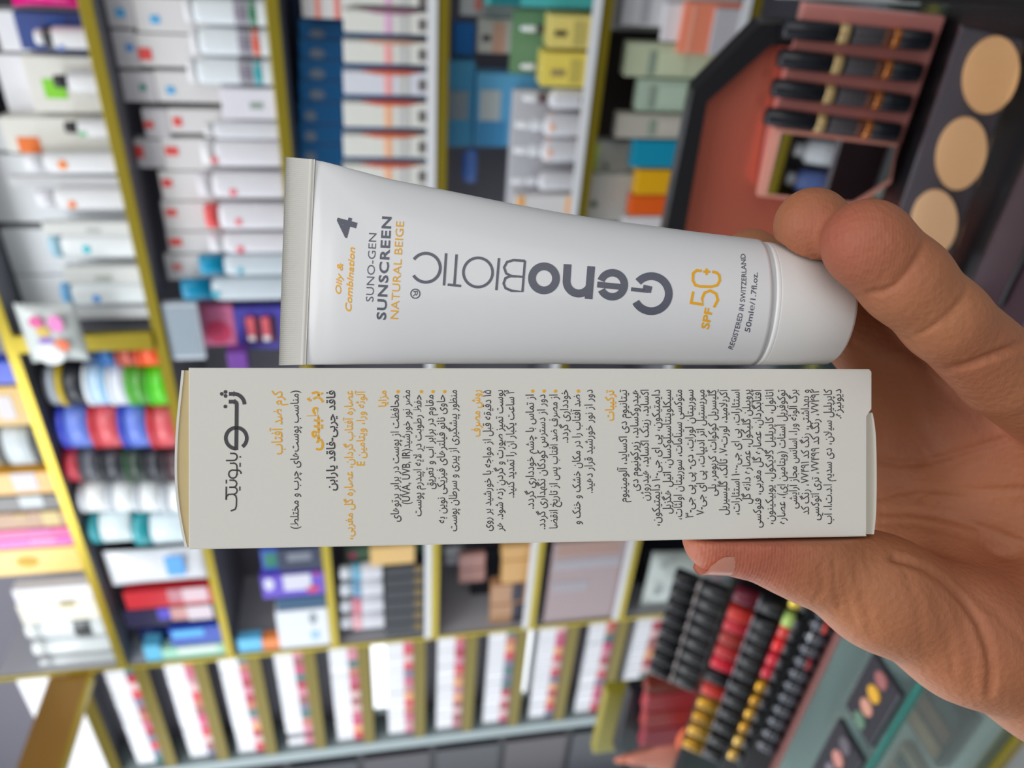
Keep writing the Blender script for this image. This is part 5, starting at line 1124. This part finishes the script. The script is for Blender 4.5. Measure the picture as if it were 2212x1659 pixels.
# nothing of the hand may sink into what it holds
Q = np.stack([bi[k, 0] * HP[:, 0] / 1000 + bi[k, 1] * HP[:, 1] / 1000 + bi[k, 2] * HP[:, 2] / 1000 + bi[k, 3] for k in range(3)], 1)
dd = np.stack([np.abs(Q[:, 0]) - hx - .0017, np.abs(Q[:, 1]) - hy - .0003, np.abs(Q[:, 2] + BDEP / 2) - BDEP / 2 - .0004], 1)
ins = (dd < 0).all(1); kx = dd.argmax(1)
for k in range(3):
    m = ins & (kx == k); sg = np.sign(Q[:, k] + (BDEP / 2 if k == 2 else 0))
    Q[m, k] -= dd[m, k] * sg[m]
bf = np.array(BOXL); HP[ins] = (Q[ins] @ bf[:3, :3].T + bf[:3, 3]) * 1000
for A, B in zip(body_secs[40::5] + [capsecs[0]], body_secs[45::5] + [capsecs[0], capsecs[-1]]):
    ra = max(A[1].length / 2, A[2], B[1].length / 2, B[2]) * 1012 + .45; a, b = np.array(A[0]) * 1000, np.array(B[0]) * 1000; L = np.linalg.norm(b - a)
    if L < 1e-6: continue
    u = (b - a) / L; t = (HP - a) @ u; rv = HP - a - t[:, None] * u; rad = np.linalg.norm(rv, axis=1)
    m = (rad < ra) & (t > -1) & (t < L + 1.3); m2 = m & (L + 1.3 - t < ra - rad); m1 = m & ~m2
    HP[m1] += rv[m1] / rad[m1][:, None] * (ra - rad[m1])[:, None]; HP[m2] += u * (L + 1.3 - t[m2])[:, None]
HORG = np.array([150., -40., -215.])
me = bpy.data.meshes.new('hand'); me.from_pydata([tuple(v) for v in (HP - HORG) / 1000], [], HF.tolist()); me.update()
for p in me.polygons: p.use_smooth = True
# flush: the blood-red of fingertips, palm mounds and knuckle creases (a property of the skin)
flush = np.zeros(len(HP))
for (c, r), rad, amt in ((J(1850, 520, 160, 0), 13, .6), (J(1735, 490, 164, 0), 12, .7), (J(1530, 1180, 185, 0), 17, .7), (J(2150, 900, 200, 0), 20, .45), (J(2150, 1290, 190, 0), 22, .35), (J(2090, 760, 172, 0), 11, .35), (J(1640, 1180, 185, 0), 12, .7)):
    flush += amt * np.exp(-(np.linalg.norm(HP - c, axis=1) / rad) ** 2)
at = me.attributes.new('flush', 'FLOAT', 'POINT'); at.data.foreach_set('value', np.clip(flush, 0, 1).astype(np.float32))
sk = bpy.data.materials.new('skin'); sk.use_nodes = True; nt = sk.node_tree; b = nt.nodes['Principled BSDF']
an = nt.nodes.new('ShaderNodeAttribute'); an.attribute_name = 'flush'
tc = nt.nodes.new('ShaderNodeTexCoord')
def tex(kind, **kw):
    n = nt.nodes.new(kind)
    for k, v in kw.items(): n.inputs[k].default_value = v
    nt.links.new(tc.outputs['Object'], n.inputs['Vector']); return n
n1 = tex('ShaderNodeTexNoise', Scale=60.0, Detail=7.0, Roughness=0.65); n2 = tex('ShaderNodeTexNoise', Scale=700.0, Detail=6.0, Roughness=0.6)
n3 = tex('ShaderNodeTexVoronoi', Scale=620.0)
mA = nt.nodes.new('ShaderNodeMix'); mA.data_type = 'RGBA'; mA.inputs[6].default_value = (0.36, 0.136, 0.062, 1); mA.inputs[7].default_value = (0.50, 0.205, 0.098, 1)
nt.links.new(n1.outputs['Fac'], mA.inputs[0])
mB = nt.nodes.new('ShaderNodeMix'); mB.data_type = 'RGBA'; mB.inputs[7].default_value = (0.44, 0.128, 0.076, 1)
nt.links.new(an.outputs['Fac'], mB.inputs[0]); nt.links.new(mA.outputs[2], mB.inputs[6]); nt.links.new(mB.outputs[2], b.inputs['Base Color'])
b.inputs['Roughness'].default_value = 0.55; b.inputs['Specular IOR Level'].default_value = 0.35
b.inputs['Subsurface Weight'].default_value = 0.12; b.inputs['Subsurface Scale'].default_value = 0.002
b.inputs['Subsurface Radius'].default_value = (1.0, 0.4, 0.25)
wv = nt.nodes.new('ShaderNodeTexWave'); wv.inputs['Scale'].default_value = 420.0; wv.inputs['Distortion'].default_value = 7.0; wv.inputs['Detail'].default_value = 2; wv.inputs['Detail Scale'].default_value = 0.12
nt.links.new(tc.outputs['Object'], wv.inputs['Vector'])
ad = nt.nodes.new('ShaderNodeMath'); ad.operation = 'MULTIPLY_ADD'
fm = nt.nodes.new('ShaderNodeMath'); fm.operation = 'MULTIPLY'; fm.inputs[1].default_value = 0.17; nt.links.new(an.outputs['Fac'], fm.inputs[0]); nt.links.new(fm.outputs[0], ad.inputs[1])
nt.links.new(wv.outputs['Fac'], ad.inputs[0]); nt.links.new(n2.outputs['Fac'], ad.inputs[2])
ad2 = nt.nodes.new('ShaderNodeMath'); ad2.operation = 'MULTIPLY_ADD'; ad2.inputs[1].default_value = 0.7
nt.links.new(n3.outputs['Distance'], ad2.inputs[0]); nt.links.new(ad.outputs[0], ad2.inputs[2])
bp = nt.nodes.new('ShaderNodeBump'); bp.inputs['Strength'].default_value = 0.35; bp.inputs['Distance'].default_value = 0.0006
nt.links.new(ad2.outputs[0], bp.inputs['Height']); nt.links.new(bp.outputs['Normal'], b.inputs['Normal'])
hand = link_mesh('person', me, sk, None, HOLD @ Matrix.Translation(HORG / 1000))
tag(hand, 'left hand, palm forward, thumb and fingertips gripping the carton and the tube', 'person')
# thumbnail: a thin curved plate on the side away from the carton
(n0, r0), (n1_, r1_), (n2_, r2_) = THUMB[0], THUMB[1], THUMB[2]
bm = bmesh.new(); grid = []
axd = (n2_ - n0) / np.linalg.norm(n2_ - n0); side = np.array([0.10, -0.97, 0.22]); side -= axd * (side @ axd); side /= np.linalg.norm(side); up = np.cross(axd, side)
for i in range(15):
    u = i / 14; c = n0 + (n1_ - n0) * (u * 1.50 - 0.34); rr = (r0 + (r1_ - r0) * u) + .45 + .55 * u
    half = 0.98 * (1 - (2 * max(u, .5) - 1) ** 4 * .5) * (1 - (1 - min(1, u * 6)) ** 2 * .35); row = []
    for k in range(13):
        a = (k / 12 - .5) * 2 * half; fl_ = 0.25 * u
        pt = c + (side * math.cos(a) + up * math.sin(a)) * (rr - fl_ - .55 * (1 - math.cos(a)))
        row.append(bm.verts.new((pt - HORG) / 1000))
    grid.append(row)
for A, B in zip(grid, grid[1:]):
    for k in range(12): bm.faces.new((A[k], A[k + 1], B[k + 1], B[k]))
bmesh.ops.solidify(bm, geom=list(bm.faces), thickness=0.0004)
link_mesh('thumbnail', bm_mesh(bm, True), M((236, 176, 156), 0.3, 0, .2, .02, 100, 0, 'nail'), hand)
